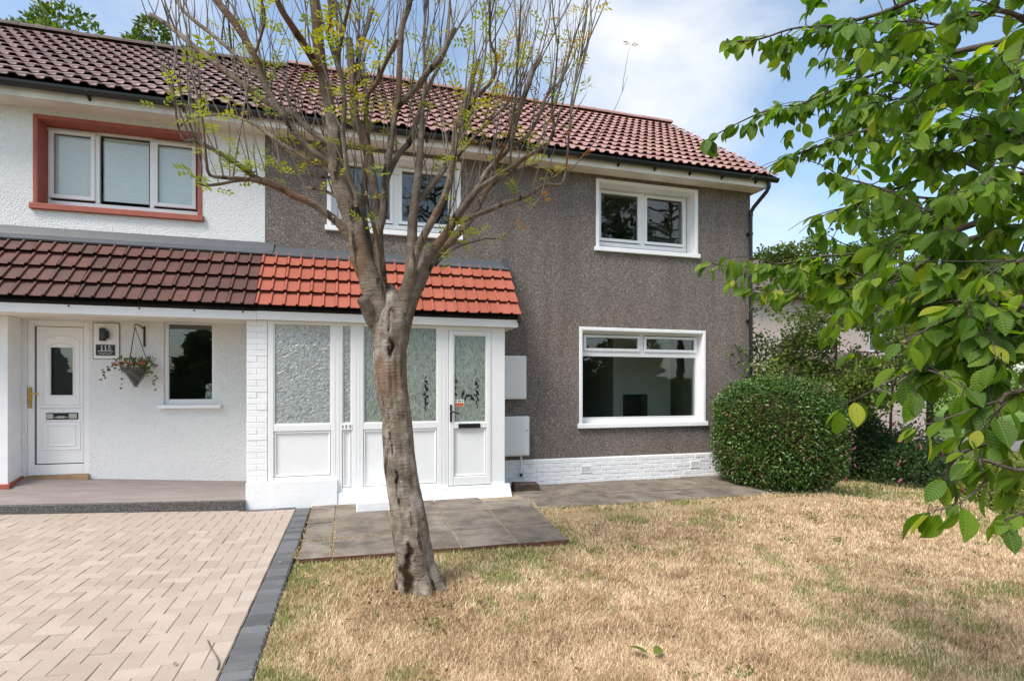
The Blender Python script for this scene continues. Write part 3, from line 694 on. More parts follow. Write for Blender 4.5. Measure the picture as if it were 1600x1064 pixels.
m = MB(); m.box(-3.952,-3.588,8.826,8.838,1.215,1.305); lb = m.build('letterbox', MT['black'], leaf, bevel=0.004)
m = MB(); m.box(-3.942,-3.868,8.820,8.827,1.228,1.292); m.box(-3.690,-3.598,8.820,8.827,1.228,1.292); m.box(-3.855,-3.70,8.819,8.827,1.24,1.25); m.box(-3.82,-3.74,8.8185,8.826,1.235,1.262); m.build('letter_flap', MT['steel'], leaf)
m = MB(); m.box(-4.142,-4.102,8.806,8.82,1.375,1.65); m.tube([(-4.122,8.81,1.575),(-4.122,8.765,1.575),(-4.10,8.755,1.573),(-4.0,8.755,1.562)],[.012,.012,.011,.010],8); m.build('door_handle', MT['brass'], door, smooth=False, bevel=0.002)

# ------------------------------------------------------------------ grey brown house on the right
grey = empty('grey_house', (3.0, 11.0, 0.0), 'brown pebbledashed end house with pale red roof and white framed windows', 'house')
XR = 7.335; D = -4.47
u1 = (4.165, 6.112, 4.12, 5.25, 0.25); u2 = (4.165+D, 6.112+D, 4.12, 5.25, 0.25); g1 = (3.845, 6.28, 1.02, 2.642, 0.15)
m = MB(); wall_holes(m, XB, XR, 0.415, 5.40, YW, [u1, u2, g1])
m.quad((XR,YW,0.415),(XR,14.9,0.415),(XR,14.9,5.5),(XR,YW,5.5)); m.quad((XB,14.9,0),(XR,14.9,0),(XR,14.9,5.5),(XB,14.9,5.5))
m.add([(XR,YW,5.5),(XR,14.9,5.5),(XR,RIDGE[0],RIDGE[1]-0.1)],[(0,1,2)])
m.build('wall', MT['pebbledash'], grey)
main_roof(grey, XB+0.002, 7.56, 25, 'tile_pink', 'tile_pink', 0.0)
eaves(grey, XB+0.002, 7.43, [-0.9,0.1,1.1,2.1,3.1,4.35,5.05,5.75,6.42,7.15], True)
m = MB(); m.box(7.405, 7.43, 8.477, 9.0, 5.36, 5.56); m.prism_x([(8.47,5.37),(8.8,5.37),(11.88,7.90),(11.88,8.04),(8.36,5.48)], 7.432, 7.46); m.build('barge_board', MT['soffit'], grey)
# base course of painted bricks
base = MB(); base.box(2.28, XR, YW-0.002, YW+0.2, -0.25, 0.43); base.box(XR-0.3, XR+0.012, YW+0.2, 14.9, -0.25, 0.43); base = base.build('base_course', MT['white_paint'], grey)
brs = []
for lx in (0.235, 0.1175-0.004):
    b = MB(); c = 0.006; a0, a1, h = 0.003, lx-0.003, 0.072
    b.add([(a0,0.02,0.003),(a1,0.02,0.003),(a1,0.02,h),(a0,0.02,h),(a0,-0.006,0.003),(a1,-0.006,0.003),(a1,-0.006,h),(a0,-0.006,h),(a0+c,-0.014,0.003+c),(a1-c,-0.014,0.003+c),(a1-c,-0.014,h-c),(a0+c,-0.014,h-c)],
          [(0,4,7,3),(1,2,6,5),(3,7,6,2),(0,1,5,4),(4,5,9,8),(5,6,10,9),(6,7,11,10),(7,4,8,11),(8,9,10,11)])
    brs.append(mk_mesh(b, 'brick', MT['white_paint']))
for r in range(7):
    z = -0.095+r*0.0735; x = 2.29+(0.1175 if r % 2 else 0)
    if r % 2: link('brick', brs[1], base, (2.29, YW-0.002, z))
    while x < XR-0.24:
        o = link('brick', brs[0], base, (x, YW-0.002+random.uniform(-.002,.003), z+random.uniform(-.002,.002))); o.rotation_euler = (0, random.uniform(-.006,.006), random.uniform(-.01,.01)); x += 0.238
for vx in (3.815, 6.01):
    m = MB(); frame_ring(m, vx, vx+0.195, 0.163, 0.285, YW-0.026, YW+0.0, 0.016)
    for i in range(8): m.box(vx+0.016+i*0.0212, vx+0.024+i*0.0212, YW-0.0245, YW, 0.18, 0.268)
    for i in range(4): m.box(vx+0.016, vx+0.179, YW-0.0235, YW, 0.180+i*0.0235, 0.1885+i*0.0235)
    v = m.build('air_brick', MT['white_paint'], base); m = MB(); m.box(vx+0.01, vx+0.185, YW-0.018, YW-0.006, 0.17, 0.28); m.build('vent_back', MT['black'], v)
# the two upstairs windows
def upstairs(dx):
    win = MB(); a, b = 4.165+dx, 6.112+dx; frame_ring(win, a, b-0.015, 4.205, 5.25, 9.045, 9.10, 0.09, 0.075, 0.03); win.box(5.108+dx, 5.198+dx, 9.046, 9.10, 4.28, 5.22)
    win = win.build('window', MT['upvc'], grey, bevel=0.004)
    surround(win, a, b, 4.12, 5.25, 0.06, 'white_paint'); reveal(win, a, b, 4.13, 5.25, 0.25, 'white_paint')
    for g0, g1 in ((4.311,5.060),(5.246,6.009)):
        sash(win, g0+dx, g1+dx, 4.343, 5.158, 9.045); pane(win, g0+dx-.004, g1+dx+.004, 4.339, 5.162, 9.058)
    room(grey, a-0.3, b+0.3, 3.6, 5.42, 9.13, 12.4, 'room', name='room')
upstairs(0.0); upstairs(D)
# the big ground floor window
win = MB(); frame_ring(win, 3.845, 6.28, 1.03, 2.642, 8.945, 9.01, 0.058, 0.075, 0.045); win.box(3.90, 6.225, 8.9465, 9.01, 2.215, 2.29); win.box(5.055, 5.122, 8.9465, 9.01, 2.29, 2.6)
win = win.build('window', MT['upvc'], grey, bevel=0.004)
surround(win, 3.845, 6.28, 1.02, 2.642, 0.058, 'white_paint'); reveal(win, 3.845, 6.28, 1.02, 2.642, 0.15, 'white_paint')
for g0, g1 in ((3.977,5.004),(5.175,6.191)):
    sash(win, g0, g1, 2.338, 2.534, 8.945, 0.046); pane(win, g0-.004, g1+.004, 2.334, 2.538, 8.958)
m = MB(); frame_ring(m, 3.903, 6.235, 1.104, 2.212, 8.938, 8.96, 0.012); m.build('glazing_bead', MT['upvc'], win)
pane(win, 3.91, 6.228, 1.112, 2.206, 8.958)
rm = room(grey, 2.9, 7.1, 0.45, 2.75, 9.03, 13.2, 'room', name='room')
m = MB(); m.box(5.2, 6.55, 10.3, 13.19, 0.45, 2.74); m.build('chimney_breast', MT['room_pale'], rm)
m = MB(); m.box(5.42, 5.95, 10.22, 10.29, 0.5, 1.50); m.build('fireplace', MT['black'], rm)
m = MB()
for i in range(9):
    t = i*0.055; m.box(3.0+t, 3.045+t, 9.10+0.03*(i % 2), 9.13+0.03*(i % 2), 0.5, 2.7)
m.build('curtain', MT['room_pale'], rm)
# rain pipe at the corner
m = MB(); m.tube([(7.42,8.40,5.44),(7.42,8.40,5.36),(7.40,8.44,5.28),(7.30,8.66,5.05),(7.285,8.72,4.97),(7.285,8.72,4.85)],[.036]*6,10); m.cyl((7.285,8.72,4.9),(7.285,8.72,-0.2),0.034,10)
for z in (4.9,3.3,1.6): m.cyl((7.285,8.72,z),(7.285,8.72,z+0.09),0.042,10)
dp = m.build('rain_pipe', MT['black'], grey, smooth=False)
for z in (4.55,2.9,1.25):
    m = MB(); m.box(7.235,7.335,8.72,8.795,z,z+0.035); m.cyl((7.285,8.72,z),(7.285,8.72,z+0.03),0.044,10); m.build('pipe_clip', MT['black'], dp)
# ------------------------------------------------------------------ glazed porch of the right house
porch = empty('porch', (0.45, 8.5, 0.0), 'white glazed porch with an orange red tiled lean-to roof behind the bare tree', 'porch')
YP = 8.14
can = MB(); can.prism_x([(7.985,2.70),(8.05,2.66),(8.79,3.52),(8.79,3.60),(8.655,3.555)], XB-0.002, 2.425); can = can.build('porch_roof', MT['dark'], porch)
tile_slope(can, XB+0.001, 11, (2.46-XB)/11, 7.965, 2.715, CA, CL/4, 4, 'tile_orange', 2, 0.026, 0.056)
m = MB(); m.prism_x([(8.775,3.735),(8.79,3.735),(8.79,3.55),(8.575,3.55),(8.567,3.568),(8.69,3.64)], XB+0.132, 2.47); m.box(2.40, 2.475, 8.62, 8.79, 3.56, 3.75); m.build('flashing', MT['lead'], can)
m = MB(); m.prism_x([(7.96,2.70),(7.985,2.62),(8.79,3.45),(8.79,3.62),(8.655,3.56)], 2.428, 2.47); m.build('verge', MT['tile_dark'], can)
m = MB(); m.box(XB+0.004, 2.445, 8.022, 8.055, 2.566, 2.748); m.build('fascia', MT['upvc'], can, bevel=0.004)
m = MB(); m.box(XB+0.002, 2.44, 8.056, 8.79, 2.568, 2.585); m.build('soffit', MT['upvc'], can)
# painted plinth
m = MB(); m.prism_x([(8.075,-0.02),(8.20,-0.02),(8.20,0.352),(8.09,0.35)], -1.377, -0.20); m.prism_x([(8.085,-0.02),(8.20,-0.02),(8.20,0.165),(8.10,0.163)], -0.198, 2.335)
n_ = 14; prof = [(0.62+i*(1.72/n_), 0.10+0.055*math.sin(i*1.7)*0.5+0.02*(i % 3)) for i in range(n_+1)]
for (a, h1), (b, h2) in zip(prof[:-1], prof[1:]): m.add([(a,8.0,-0.02),(b,8.0,-0.02),(b,8.098,h2),(a,8.098,h1)], [(0,1,2,3)])
pl = m.build('plinth', MT['white_paint'], porch)
m = MB(); m.box(0.057, 0.60, 7.54, 8.10, -0.02, 0.118); m.build('step', MT['white_paint'], porch, bevel=0.014)
m = MB(); m.box(-1.377, -1.30, 8.2, YW-0.004, 0, 2.57); m.box(2.20, 2.267, 8.2, YW-0.004, 0, 2.57); m.box(-1.30, 2.2, YW-0.02, YW-0.004, 0.17, 2.57); m.build('side_wall', MT['room_pale'], porch)
m = MB(); m.box(-1.30, 2.2, 8.2, YW-0.021, 0.1, 0.172); m.build('porch_floor', MT['room_dark'], porch)
# brick pier painted white
pier = MB(); pier.box(-1.372, -1.112, YP+0.006, 8.22, 0.35, 2.566); pier = pier.build('brick_pier', MT['white_paint'], porch)
def pbrick(lx, h=0.0805):
    b = MB(); c = 0.005; a0, a1 = 0.0015, lx-0.0015; h0 = 0.002
    b.add([(a0,0.02,h0),(a1,0.02,h0),(a1,0.02,h),(a0,0.02,h),(a0,-0.003,h0),(a1,-0.003,h0),(a1,-0.003,h),(a0,-0.003,h),(a0+c,-0.008,h0+c),(a1-c,-0.008,h0+c),(a1-c,-0.008,h-c),(a0+c,-0.008,h-c)],
          [(0,4,7,3),(1,2,6,5),(3,7,6,2),(0,1,5,4),(4,5,9,8),(5,6,10,9),(6,7,11,10),(7,4,8,11),(8,9,10,11)])
    return mk_mesh(b, 'brick', MT['white_paint'])
bL, bA, bB = pbrick(0.262), pbrick(0.13), pbrick(0.13)
for r in range(27):
    z = 0.352+r*0.082
    if r % 2: o = link('brick', bL, pier, (-1.374+random.uniform(-.002,.002), YP+0.006+random.uniform(-.003,.003), z))
    else:
        for k in (0, 1): o = link('brick', bA, pier, (-1.374+0.131*k, YP+0.006+random.uniform(-.003,.003), z))
# frames, panes and panels: (x0, x1, base z)
fr = MB()
for a, b in ((-1.108,-1.032),(-0.284,-0.133),(-0.007,0.157),(1.220,1.392),(2.045,2.267)): fr.box(a, b, YP, YP+0.07, 0.35 if a < -0.4 else 0.165, 2.567)
fr.box(-1.108, 1.39, YP-0.001, YP+0.07, 2.535, 2.567); fr.box(1.39, 2.05, YP-0.001, YP+0.07, 2.50, 2.567)
for a, b, zb in ((-1.032,-0.284,0.352),(-0.133,-0.007,0.165),(0.157,1.220,0.165)):
    fr.box(a, b, YP+0.0015, YP+0.07, 1.04, 1.135); fr.box(a, b, YP+0.0015, YP+0.07, zb, zb+0.055)
fr = fr.build('porch_frame', MT['upvc'], porch, bevel=0.008)
m = MB()
for x in (-0.235,-0.182,0.05,0.10,1.275,1.335): m.box(x-0.004, x+0.004, YP-0.004, YP, 0.17 if x > 0 else 0.36, 2.53)
m.build('frame_bead', MT['upvc'], fr)
for a, b, z0, z1, mat in ((-1.032,-0.284,1.135,2.535,'obscure'),(-0.133,-0.007,1.135,2.535,'obscure'),(0.157,1.220,1.135,2.535,'obscure_soft')):
    pane(fr, a-.004, b+.004, z0-.004, z1+.004, YP+0.028, mat)
    m = MB(); frame_ring(m, a, b, z0, z1, YP+0.008, YP+0.027, 0.014); m.build('glazing_bead', MT['upvc'], fr, bevel=0.004)
for a, b, zb in ((-1.032,-0.284,0.407),(-0.133,-0.007,0.22),(0.157,1.220,0.22)):
    m = MB(); m.box(a-.003, b+.003, YP+0.03, YP+0.05, zb-.003, 1.043); pnl = m.build('panel', MT['upvc'], fr)
    moulding([(a+.001,zb+.001),(b-.001,zb+.001),(b-.001,1.039),(a+.001,1.039)], 0.036, YP+0.006, YP+0.029).build('moulding', MT['upvc'], pnl)
# the door of the porch
dr = MB(); frame_ring(dr, 1.397, 2.043, 0.175, 2.498, YP-0.012, YP+0.055, 0.072, 0.13, 0.06); dr.box(1.469, 1.971, YP-0.0105, YP+0.055, 1.03, 1.118)
dr = dr.build('porch_door', MT['upvc'], porch, bevel=0.008)
pane(dr, 1.464, 1.976, 1.113, 2.442, YP+0.02, 'obscure_soft')
m = MB(); m.box(1.465, 1.975, YP+0.02, YP+0.04, 0.30, 1.034); pnl = m.build('panel', MT['upvc'], dr)
moulding([(1.471,0.307),(1.969,0.307),(1.969,1.027),(1.471,1.027)], 0.03, YP, YP+0.0195).build('moulding', MT['upvc'], pnl)
m = MB(); frame_ring(m, 1.469, 1.971, 1.118, 2.438, YP, YP+0.019, 0.013); m.build('glazing_bead', MT['upvc'], dr, bevel=0.004)
m = MB(); m.box(1.536, 1.872, YP-0.026, YP-0.0105, 1.035, 1.102); m.build('letterbox', MT['black'], dr, bevel=0.004)
m = MB(); m.box(1.405, 1.437, YP-0.026, YP-0.011, 1.135, 1.39); m.tube([(1.42,YP-0.02,1.29),(1.42,YP-0.065,1.288),(1.44,YP-0.075,1.285),(1.545,YP-0.07,1.255)],[.013,.012,.012,.009],8); m.cyl((1.42,YP-0.028,1.19),(1.42,YP-0.036,1.19),.011,10)
m.build('door_handle', MT['black'], dr, bevel=0.003)
m = MB(); m.box(1.475, 1.628, YP+0.016, YP+0.0195, 1.36, 1.462); st = m.build('sticker', MT['white_print'], dr)
m = MB(); m.box(1.48, 1.623, YP+0.0145, YP+0.0165, 1.365, 1.415); m.build('sticker_band', MT['sticker_red'], st)
m = MB()
for i, w in enumerate((0.018,0.010,0.022,0.012,0.016)): m.box(1.482+i*0.029, 1.482+i*0.029+w, YP+0.0145, YP+0.0165, 1.428, 1.452)
m.build('sticker_print', MT['black'], st)
# black squiggles on the glass (flat stand-ins for something dark refracted by the ripples)
def squiggle(parent, x, z0, z1, seed):
    rr = random.Random(seed); m = MB(); n = 16
    for i in range(n):
        z = z0+(z1-z0)*i/n; dx = 0.018*math.sin(i*1.9+seed)+rr.uniform(-.012,.012); w = rr.uniform(.006,.022)*(1.0 if 2 < i < n-2 else 0.5); h = (z1-z0)/n*rr.uniform(.7,1.25)
        yy = YP+(0.0245 if parent is fr else 0.0165); m.box(x+dx-w, x+dx+w, yy, yy+0.003, z, z+h)
    m.build('glass_streak', MT['black'], parent)
squiggle(fr, 1.055, 1.30, 1.82, 3); squiggle(dr, 1.48, 1.38, 1.84, 4); squiggle(dr, 1.83, 1.33, 1.80, 6)
m = MB(); rr = random.Random(5)
for i in range(9): x = 1.60+i*0.024; z = 1.52+rr.uniform(-.05,.05); m.box(x-.012, x+.012, YP+0.0165, YP+0.0195, z-.03*rr.random()-.008, z+.03*rr.random()+.01)
m.build('glass_streak', MT['black'], dr)
# house number on the narrow post: 1, a scuffed figure, 7
m = MB(); m.box(-0.147, 0.0, YP-0.006, YP+0.0015, 1.045, 1.128); nb = m.build('number_plate', MT['white_print'], fr)
m = MB(); m.box(-0.128,-0.118,YP-0.008,YP-0.006,1.066,1.108); m.box(-0.135,-0.128,YP-0.008,YP-0.006,1.096,1.103)
m.box(-0.042,-0.012,YP-0.008,YP-0.006,1.099,1.108); m.prism([(-0.036,1.066),(-0.027,1.066),(-0.012,1.099),(-0.021,1.099)], YP-0.008, YP-0.006); m.build('digit', MT['black'], nb)
m = MB(); m.box(-0.088,-0.075,YP-0.007,YP-0.006,1.06,1.10); m.box(-0.083,-0.068,YP-0.0075,YP-0.006,1.085,1.115); m.build('worn_digit', MT['steel'], nb)

# ------------------------------------------------------------------ small things on the walls
def meter(x0, x1, z0, z1, label, pipe):
    t = empty('meter_box', ((x0+x1)/2, YW, z0), label, 'meter box', 'white meter boxes beside the porch')
    m = MB(); m.box(x0, x1, YW-0.13, YW-0.001, z0, z1); bx = m.build('box_body', MT['white_paint'], t, bevel=0.01)
    m = MB(); m.box(x0+0.004, x1-0.018, YW-0.142, YW-0.1305, z0+0.022, z1-0.022); d = m.build('box_door', MT['upvc'], t, bevel=0.006)
    if pipe:
        m = MB(); m.cyl((x1-0.05,YW-0.146,z0+0.42),(x1-0.05,YW-0.14,z0+0.42),0.011,8); m.build('lock', MT['black'], d)
        m = MB(); m.cyl((x1-0.12,YW-0.05,z0),(x1-0.12,YW-0.05,0.20),0.017,8); m.build('pipe', MT['white_paint'], t)
        m = MB(); m.cyl((x0+0.02,YW-0.05,z0),(x0+0.02,YW-0.05,0.02),0.015,8); m.build('pipe', MT['white_paint'], t)
        m = MB(); m.cyl((x1-0.12,YW-0.05,0.21),(x1-0.12,YW-0.05,0.16),0.024,8); m.cyl((x1-0.15,YW-0.08,0.19),(x1-0.10,YW-0.04,0.20),0.012,6); m.build('tap', MT['stone'], t)
meter(2.29, 2.787, 1.452, 2.17, 'white square meter box, the upper one, higher on the brown wall by the porch', False)
meter(2.29, 2.84, 0.51, 1.165, 'larger white meter box with a lock and pipes below it, lower on the wall', True)
m = MB(); rr = random.Random(2)
P8 = [(2.47,8.30),(2.885,8.28),(2.90,8.50),(2.48,8.53)]
m.prism_z(P8, -0.01, [0.115,0.10,0.105,0.12]); tag(m.build('stone_block', MT['stone'], None, bevel=0.015), 'dark rough stone block on the path at the porch corner', 'stone')
sg = empty('house_number_sign', (-3.24, YW, 2.05), 'white board with a black plaque reading 115 beside the left door', 'sign')
m = MB(); m.box(-3.388,-3.093,YW-0.018,YW-0.001,2.045,2.525); bd = m.build('board', MT['upvc'], sg); m = MB(); frame_ring(m, -3.40, -3.081, 2.034, 2.537, YW-0.012, YW-0.0005, 0.013); m.build('board_edge', MT['mortar'], sg)
m = MB(); m.box(-3.36,-3.135,YW-0.026,YW-0.0185,2.087,2.235); pq = m.build('number_plaque', MT['black'], sg)
def glyph(ch, x, z, h, y, parent):
    m = MB(); w = h*0.52; s = h*0.15
    if ch == '1': m.box(x+w*.5-s*.5,x+w*.5+s*.5,y-.003,y,z+s*.5,z+h); m.box(x+w*.15,x+w*.85,y-.0028,y,z,z+s*.5); m.prism([(x+w*.12,z+h*.8),(x+w*.5-s*.5,z+h*.86),(x+w*.5-s*.5,z+h)],y-.0028,y)
    else:
        m.box(x+w*.12,x+w*.85,y-.003,y,z+h*.86,z+h); m.box(x+w*.12,x+w*.12+s*.6,y-.0028,y,z+h*.52,z+h*.86)
        cx, cz, ro, ri = x+w*.42, z+h*.31, h*.31, h*.20; n = 10
        for i in range(n):
            a = R(120-i*30); b = R(120-(i+1)*30); m.prism([(cx+ri*math.cos(b),cz+ri*math.sin(b)),(cx+ro*math.cos(b),cz+ro*math.sin(b)),(cx+ro*math.cos(a),cz+ro*math.sin(a)),(cx+ri*math.cos(a),cz+ri*math.sin(a))], y-.003, y)
    m.build('digit', MT['white_print'], parent)
for ch, x in (('1',-3.306),('1',-3.262),('5',-3.214)): glyph(ch, x, 2.158, 0.064, YW-0.0262, pq)
m = MB()
for i in range(15): m.box(-3.334+i*0.0118, -3.334+i*0.0118+0.009, YW-0.028, YW-0.0262, 2.141, 2.150)
m.tube([(-3.325+i*0.0155, YW-0.027, 2.112+0.008*math.sin(i*1.6)) for i in range(11)],[.0035]*11,4); m.build('plaque_line', MT['white_print'], pq)
wl = empty('wall_lamp', (-3.27, YW, 2.3), 'black square wall lamp with a round head, above the number plaque', 'lamp')
m = MB(); m.box(-3.312,-3.245,YW-0.055,YW-0.0185,2.285,2.462); m.build('back_plate', MT['black'], wl, bevel=0.004)
m = MB(); m.tube([(-3.232,YW-0.075,2.315),(-3.232,YW-0.075,2.42)],[.044,.044],16); m.box(-3.25,-3.22,YW-0.075,YW-0.03,2.35,2.38); m.build('lamp_head', MT['black'], wl)
# hanging basket
hk = empty('basket_hook', (-2.79, YW, 2.3), 'black metal hook bracket on the white wall holding the flower basket', 'hook')
m = MB(); m.box(-2.80,-2.775,YW-0.012,YW-0.001,2.22,2.50); m.tube([(-2.79,YW-0.01,2.46),(-2.815,YW-0.08,2.50),(-2.838,YW-0.16,2.515),(-2.848,YW-0.185,2.49)],[.008]*4,6); m.build('bracket', MT['black'], hk)
hb = empty('hanging_basket', (-2.83, YW-0.17, 1.65), 'grey wicker cone basket of pink and orange flowers with trailing ivy', 'flower basket')
bx, by = -2.832, YW-0.19
m = MB(); pts = []; rad = []
for i in range(240):
    t = i/239; a = t*2*math.pi*14; r = 0.012+0.158*t; pts.append((bx+r*math.cos(a), by+r*math.sin(a), 1.655+0.265*t)); rad.append(0.0062+0.0025*math.sin(i*1.9))
m.tube(pts, rad, 5); m.build('basket', MT['wicker'], hb); m = MB(); m.lathe([(0.003,0.0),(0.14,0.25),(0.0,0.25)], (bx,by,1.668), 14); m.build('liner', MT['dark'], hb)
for a in (0.3, 2.4, 4.5):
    m = MB(); m.tube([(bx-0.012, by, 2.475), (bx+0.16*math.cos(a), by+0.16*math.sin(a), 1.92)], [.0045,.0045], 5); m.build('chain', MT['black'], hb)
rr = random.Random(11)
def petal_mesh(mat):
    m = MB(); 
    for k in range(5):
        a = 2*math.pi*k/5; c, s = math.cos(a), math.sin(a); c2, s2 = math.cos(a+.55), math.sin(a+.55); c3, s3 = math.cos(a-.55), math.sin(a-.55)
        m.add([(0,0,0),(c3*.6,-.25,s3*.6),(c,-.35,s),(c2*.6,-.25,s2*.6)], [(0,1,2,3)])
    return mk_mesh(m, 'flower', MT[mat])
pms = [petal_mesh('petal%d' % i) for i in range(4)]
for i in range(58):
    a = rr.uniform(0, 2*math.pi); r = 0.23*math.sqrt(rr.random()); x = bx+r*math.cos(a)*1.15; y = by+r*math.sin(a)*0.75
    o = link('flower', pms[rr.choice((0,0,0,1,1,2,3))], hb, (x, y, 1.935+rr.uniform(0,.10)*(1-r*2.5)+0.01)); s = rr.uniform(.016,.028); o.scale = (s,s,s); o.rotation_euler = (rr.uniform(-.9,.4), rr.uniform(-.5,.5), rr.uniform(-1,1))
V = []; F = []; A = []
for i in range(260):
    a = rr.uniform(0, 2*math.pi); r = 0.22*math.sqrt(rr.random()); c = Vector((bx+r*math.cos(a)*1.15, by+r*math.sin(a)*.75, 1.91+rr.uniform(0,.13)))
    d = Vector((rr.uniform(-1,1), rr.uniform(-1,.5), rr.uniform(.1,1))).normalized(); s = d.orthogonal().normalized(); l = rr.uniform(.03,.07); b = len(V)
    V += [c, c+d*l*.5+s*l*.16, c+d*l, c+d*l*.5-s*l*.16]; F.append((b,b+1,b+2,b+3)); A.append(rr.random()*.8)
np_mesh('foliage', V, F, MT['leaf_light'], hb, A, kind='stuff')
ivm = MB(); ivm.add([(0,0,0),(.45,-.05,.15),(.55,-.02,-.35),(.18,-.08,-.45),(0,-.1,-1.0),(-.18,-.08,-.45),(-.55,-.02,-.35),(-.45,-.05,.15)], [(0,1,2,3),(0,3,4,5),(0,5,6,7)])
ivm = mk_mesh(ivm, 'ivy_leaf', MT['leaf_light'])
for side, n, reach, drop in ((-1,20,0.33,0.15),(1,18,0.27,0.29),(-1,9,0.13,0.27),(1,9,0.16,0.12)):
    for i in range(n):
        t = i/(n-1); x = bx+side*(0.12+(reach-0.12)*min(1,t*1.4))+rr.uniform(-.03,.03); z = 1.95-drop*t*t*1.1+rr.uniform(-.03,.03)
        o = link('ivy_leaf', ivm, hb, (x, by-0.10-rr.random()*.06, z)); s = rr.uniform(.024,.04); o.scale = (s,s,s); o.rotation_euler = (rr.uniform(-.7,.3), rr.uniform(-.7,.7), rr.uniform(-.7,.7))
# figurine inside the small window
fg = empty('figurine', (-2.02, 9.06, 1.48), 'small white animal figurine standing inside the window by the left door', 'ornament')
m = MB(); m.ball((-2.02,9.07,1.545),0.07,12,(1,.8,1.0)); m.ball((-2.005,9.05,1.66),0.062,12,(1.0,.9,.85)); m.ball((-2.005,8.99,1.645),0.03,8,(1,1.1,.8)); m.ball((-2.065,9.06,1.655),0.026,8,(.6,.6,1.7)); m.ball((-1.945,9.06,1.655),0.026,8,(.6,.6,1.7))
for s in (-1,1): m.ball((-2.02+s*.04,9.03,1.50),0.026,8,(.9,.9,1.6))
m.build('body', MT['figurine'], fg, smooth=True)
m = MB(); m.ball((-2.005,8.958,1.655),0.012,6); m.ball((-2.03,9.0,1.68),0.009,6); m.ball((-1.98,9.0,1.68),0.009,6); m.build('face', MT['black'], fg)
m = MB(); m.box(-2.5,-1.93,8.93,9.2,1.45,1.475); m.build('inner_sill', MT['upvc'], white)
# ------------------------------------------------------------------ leaf clouds
def leaf_cloud(C, Dv, S, rnd, wid=0.5, curl=0.15):
    """C centres, Dv directions (n,3), S lengths -> folded diamond leaves of two triangles pairs"""
    C = np.asarray(C, float); Dv = np.asarray(Dv, float); Dv /= np.linalg.norm(Dv, axis=1, keepdims=True)+1e-9
    S = np.asarray(S, float)[:, None]; n = len(C)
    ref = RNG.normal(size=(n, 3)); sd = np.cross(Dv, ref); sd /= np.linalg.norm(sd, axis=1, keepdims=True)+1e-9
    up = np.cross(sd, Dv)
    V = np.stack([C, C+Dv*S*0.5+sd*S*wid*.5+up*S*curl, C+Dv*S, C+Dv*S*0.5-sd*S*wid*.5+up*S*curl], 1).reshape(-1, 3)
    i = np.arange(n)[:, None]*4
    F = np.concatenate([i+np.array([[0, 1, 2]]), i+np.array([[0, 2, 3]])], 1).reshape(-1, 3)
    return V, F, np.repeat(rnd, 2)
def unit(n):
    v = RNG.normal(size=(n, 3)); return v/np.linalg.norm(v, axis=1, keepdims=True)

# ------------------------------------------------------------------ clipped hedge bush by the house corner
hedge = empty('hedge_bush', (7.2, 7.75, -0.15), 'dense rounded box shaped green hedge bush at the corner of the brown wall', 'hedge')
def hedge_surf(d):
    """superellipsoid-like radius in direction d (n,3)"""
    p = 3.2; a = np.array([0.90, 0.96, 0.98])
    k = (np.abs(d/a)**p).sum(1)**(-1/p); return d*k[:, None]
HC = np.array([6.99, 7.72, 0.83])
def hedge_pts(n, lo, hi):
    d = unit(n); s = hedge_surf(d); rr = RNG.uniform(lo, hi, n)
    bump = np.array([noise.noise(Vector(x*2.6)) for x in s])*0.055+np.array([noise.noise(Vector(x*7)) for x in s])*0.03
    p = s*(rr+bump)[:, None]; return p, d
P_, d_ = hedge_pts(42000, 0.80, 1.0)
shoots = RNG.random(len(P_)) < 0.05; P_[shoots] *= RNG.uniform(1.01, 1.09, shoots.sum())[:, None]
low = P_[:, 2] < -0.55; P_[low, 0] *= 0.93+0.10*(P_[low, 2]+1.0)/0.45; 
keep = (P_[:, 2]+HC[2] > lawn_z(7.3, 7.0)+0.01)&(P_[:, 1]+HC[1] < 8.78) | (P_[:, 0]+HC[0] > 7.36)&(P_[:, 2]+HC[2] > -0.2)
P_, d_ = P_[keep], d_[keep]
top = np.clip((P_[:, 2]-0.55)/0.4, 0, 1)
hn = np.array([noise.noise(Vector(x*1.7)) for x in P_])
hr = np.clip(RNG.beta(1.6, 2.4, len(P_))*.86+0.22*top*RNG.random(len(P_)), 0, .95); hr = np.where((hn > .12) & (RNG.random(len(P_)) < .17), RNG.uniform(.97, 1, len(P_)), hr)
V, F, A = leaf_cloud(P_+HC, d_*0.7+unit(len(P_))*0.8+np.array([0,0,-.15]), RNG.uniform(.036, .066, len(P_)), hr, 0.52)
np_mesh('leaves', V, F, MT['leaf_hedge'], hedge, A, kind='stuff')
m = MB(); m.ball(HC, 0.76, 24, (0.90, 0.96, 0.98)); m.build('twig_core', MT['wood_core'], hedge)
for q in range(14):
    a = q*0.45; m = MB(); m.tube([(7.2+0.3*math.cos(a),7.7+.3*math.sin(a),-0.25),(7.2+.85*math.cos(a),7.7+.75*math.sin(a),0.35)],[.018,.009],5); m.build('stem', MT['wood_core'], hedge)

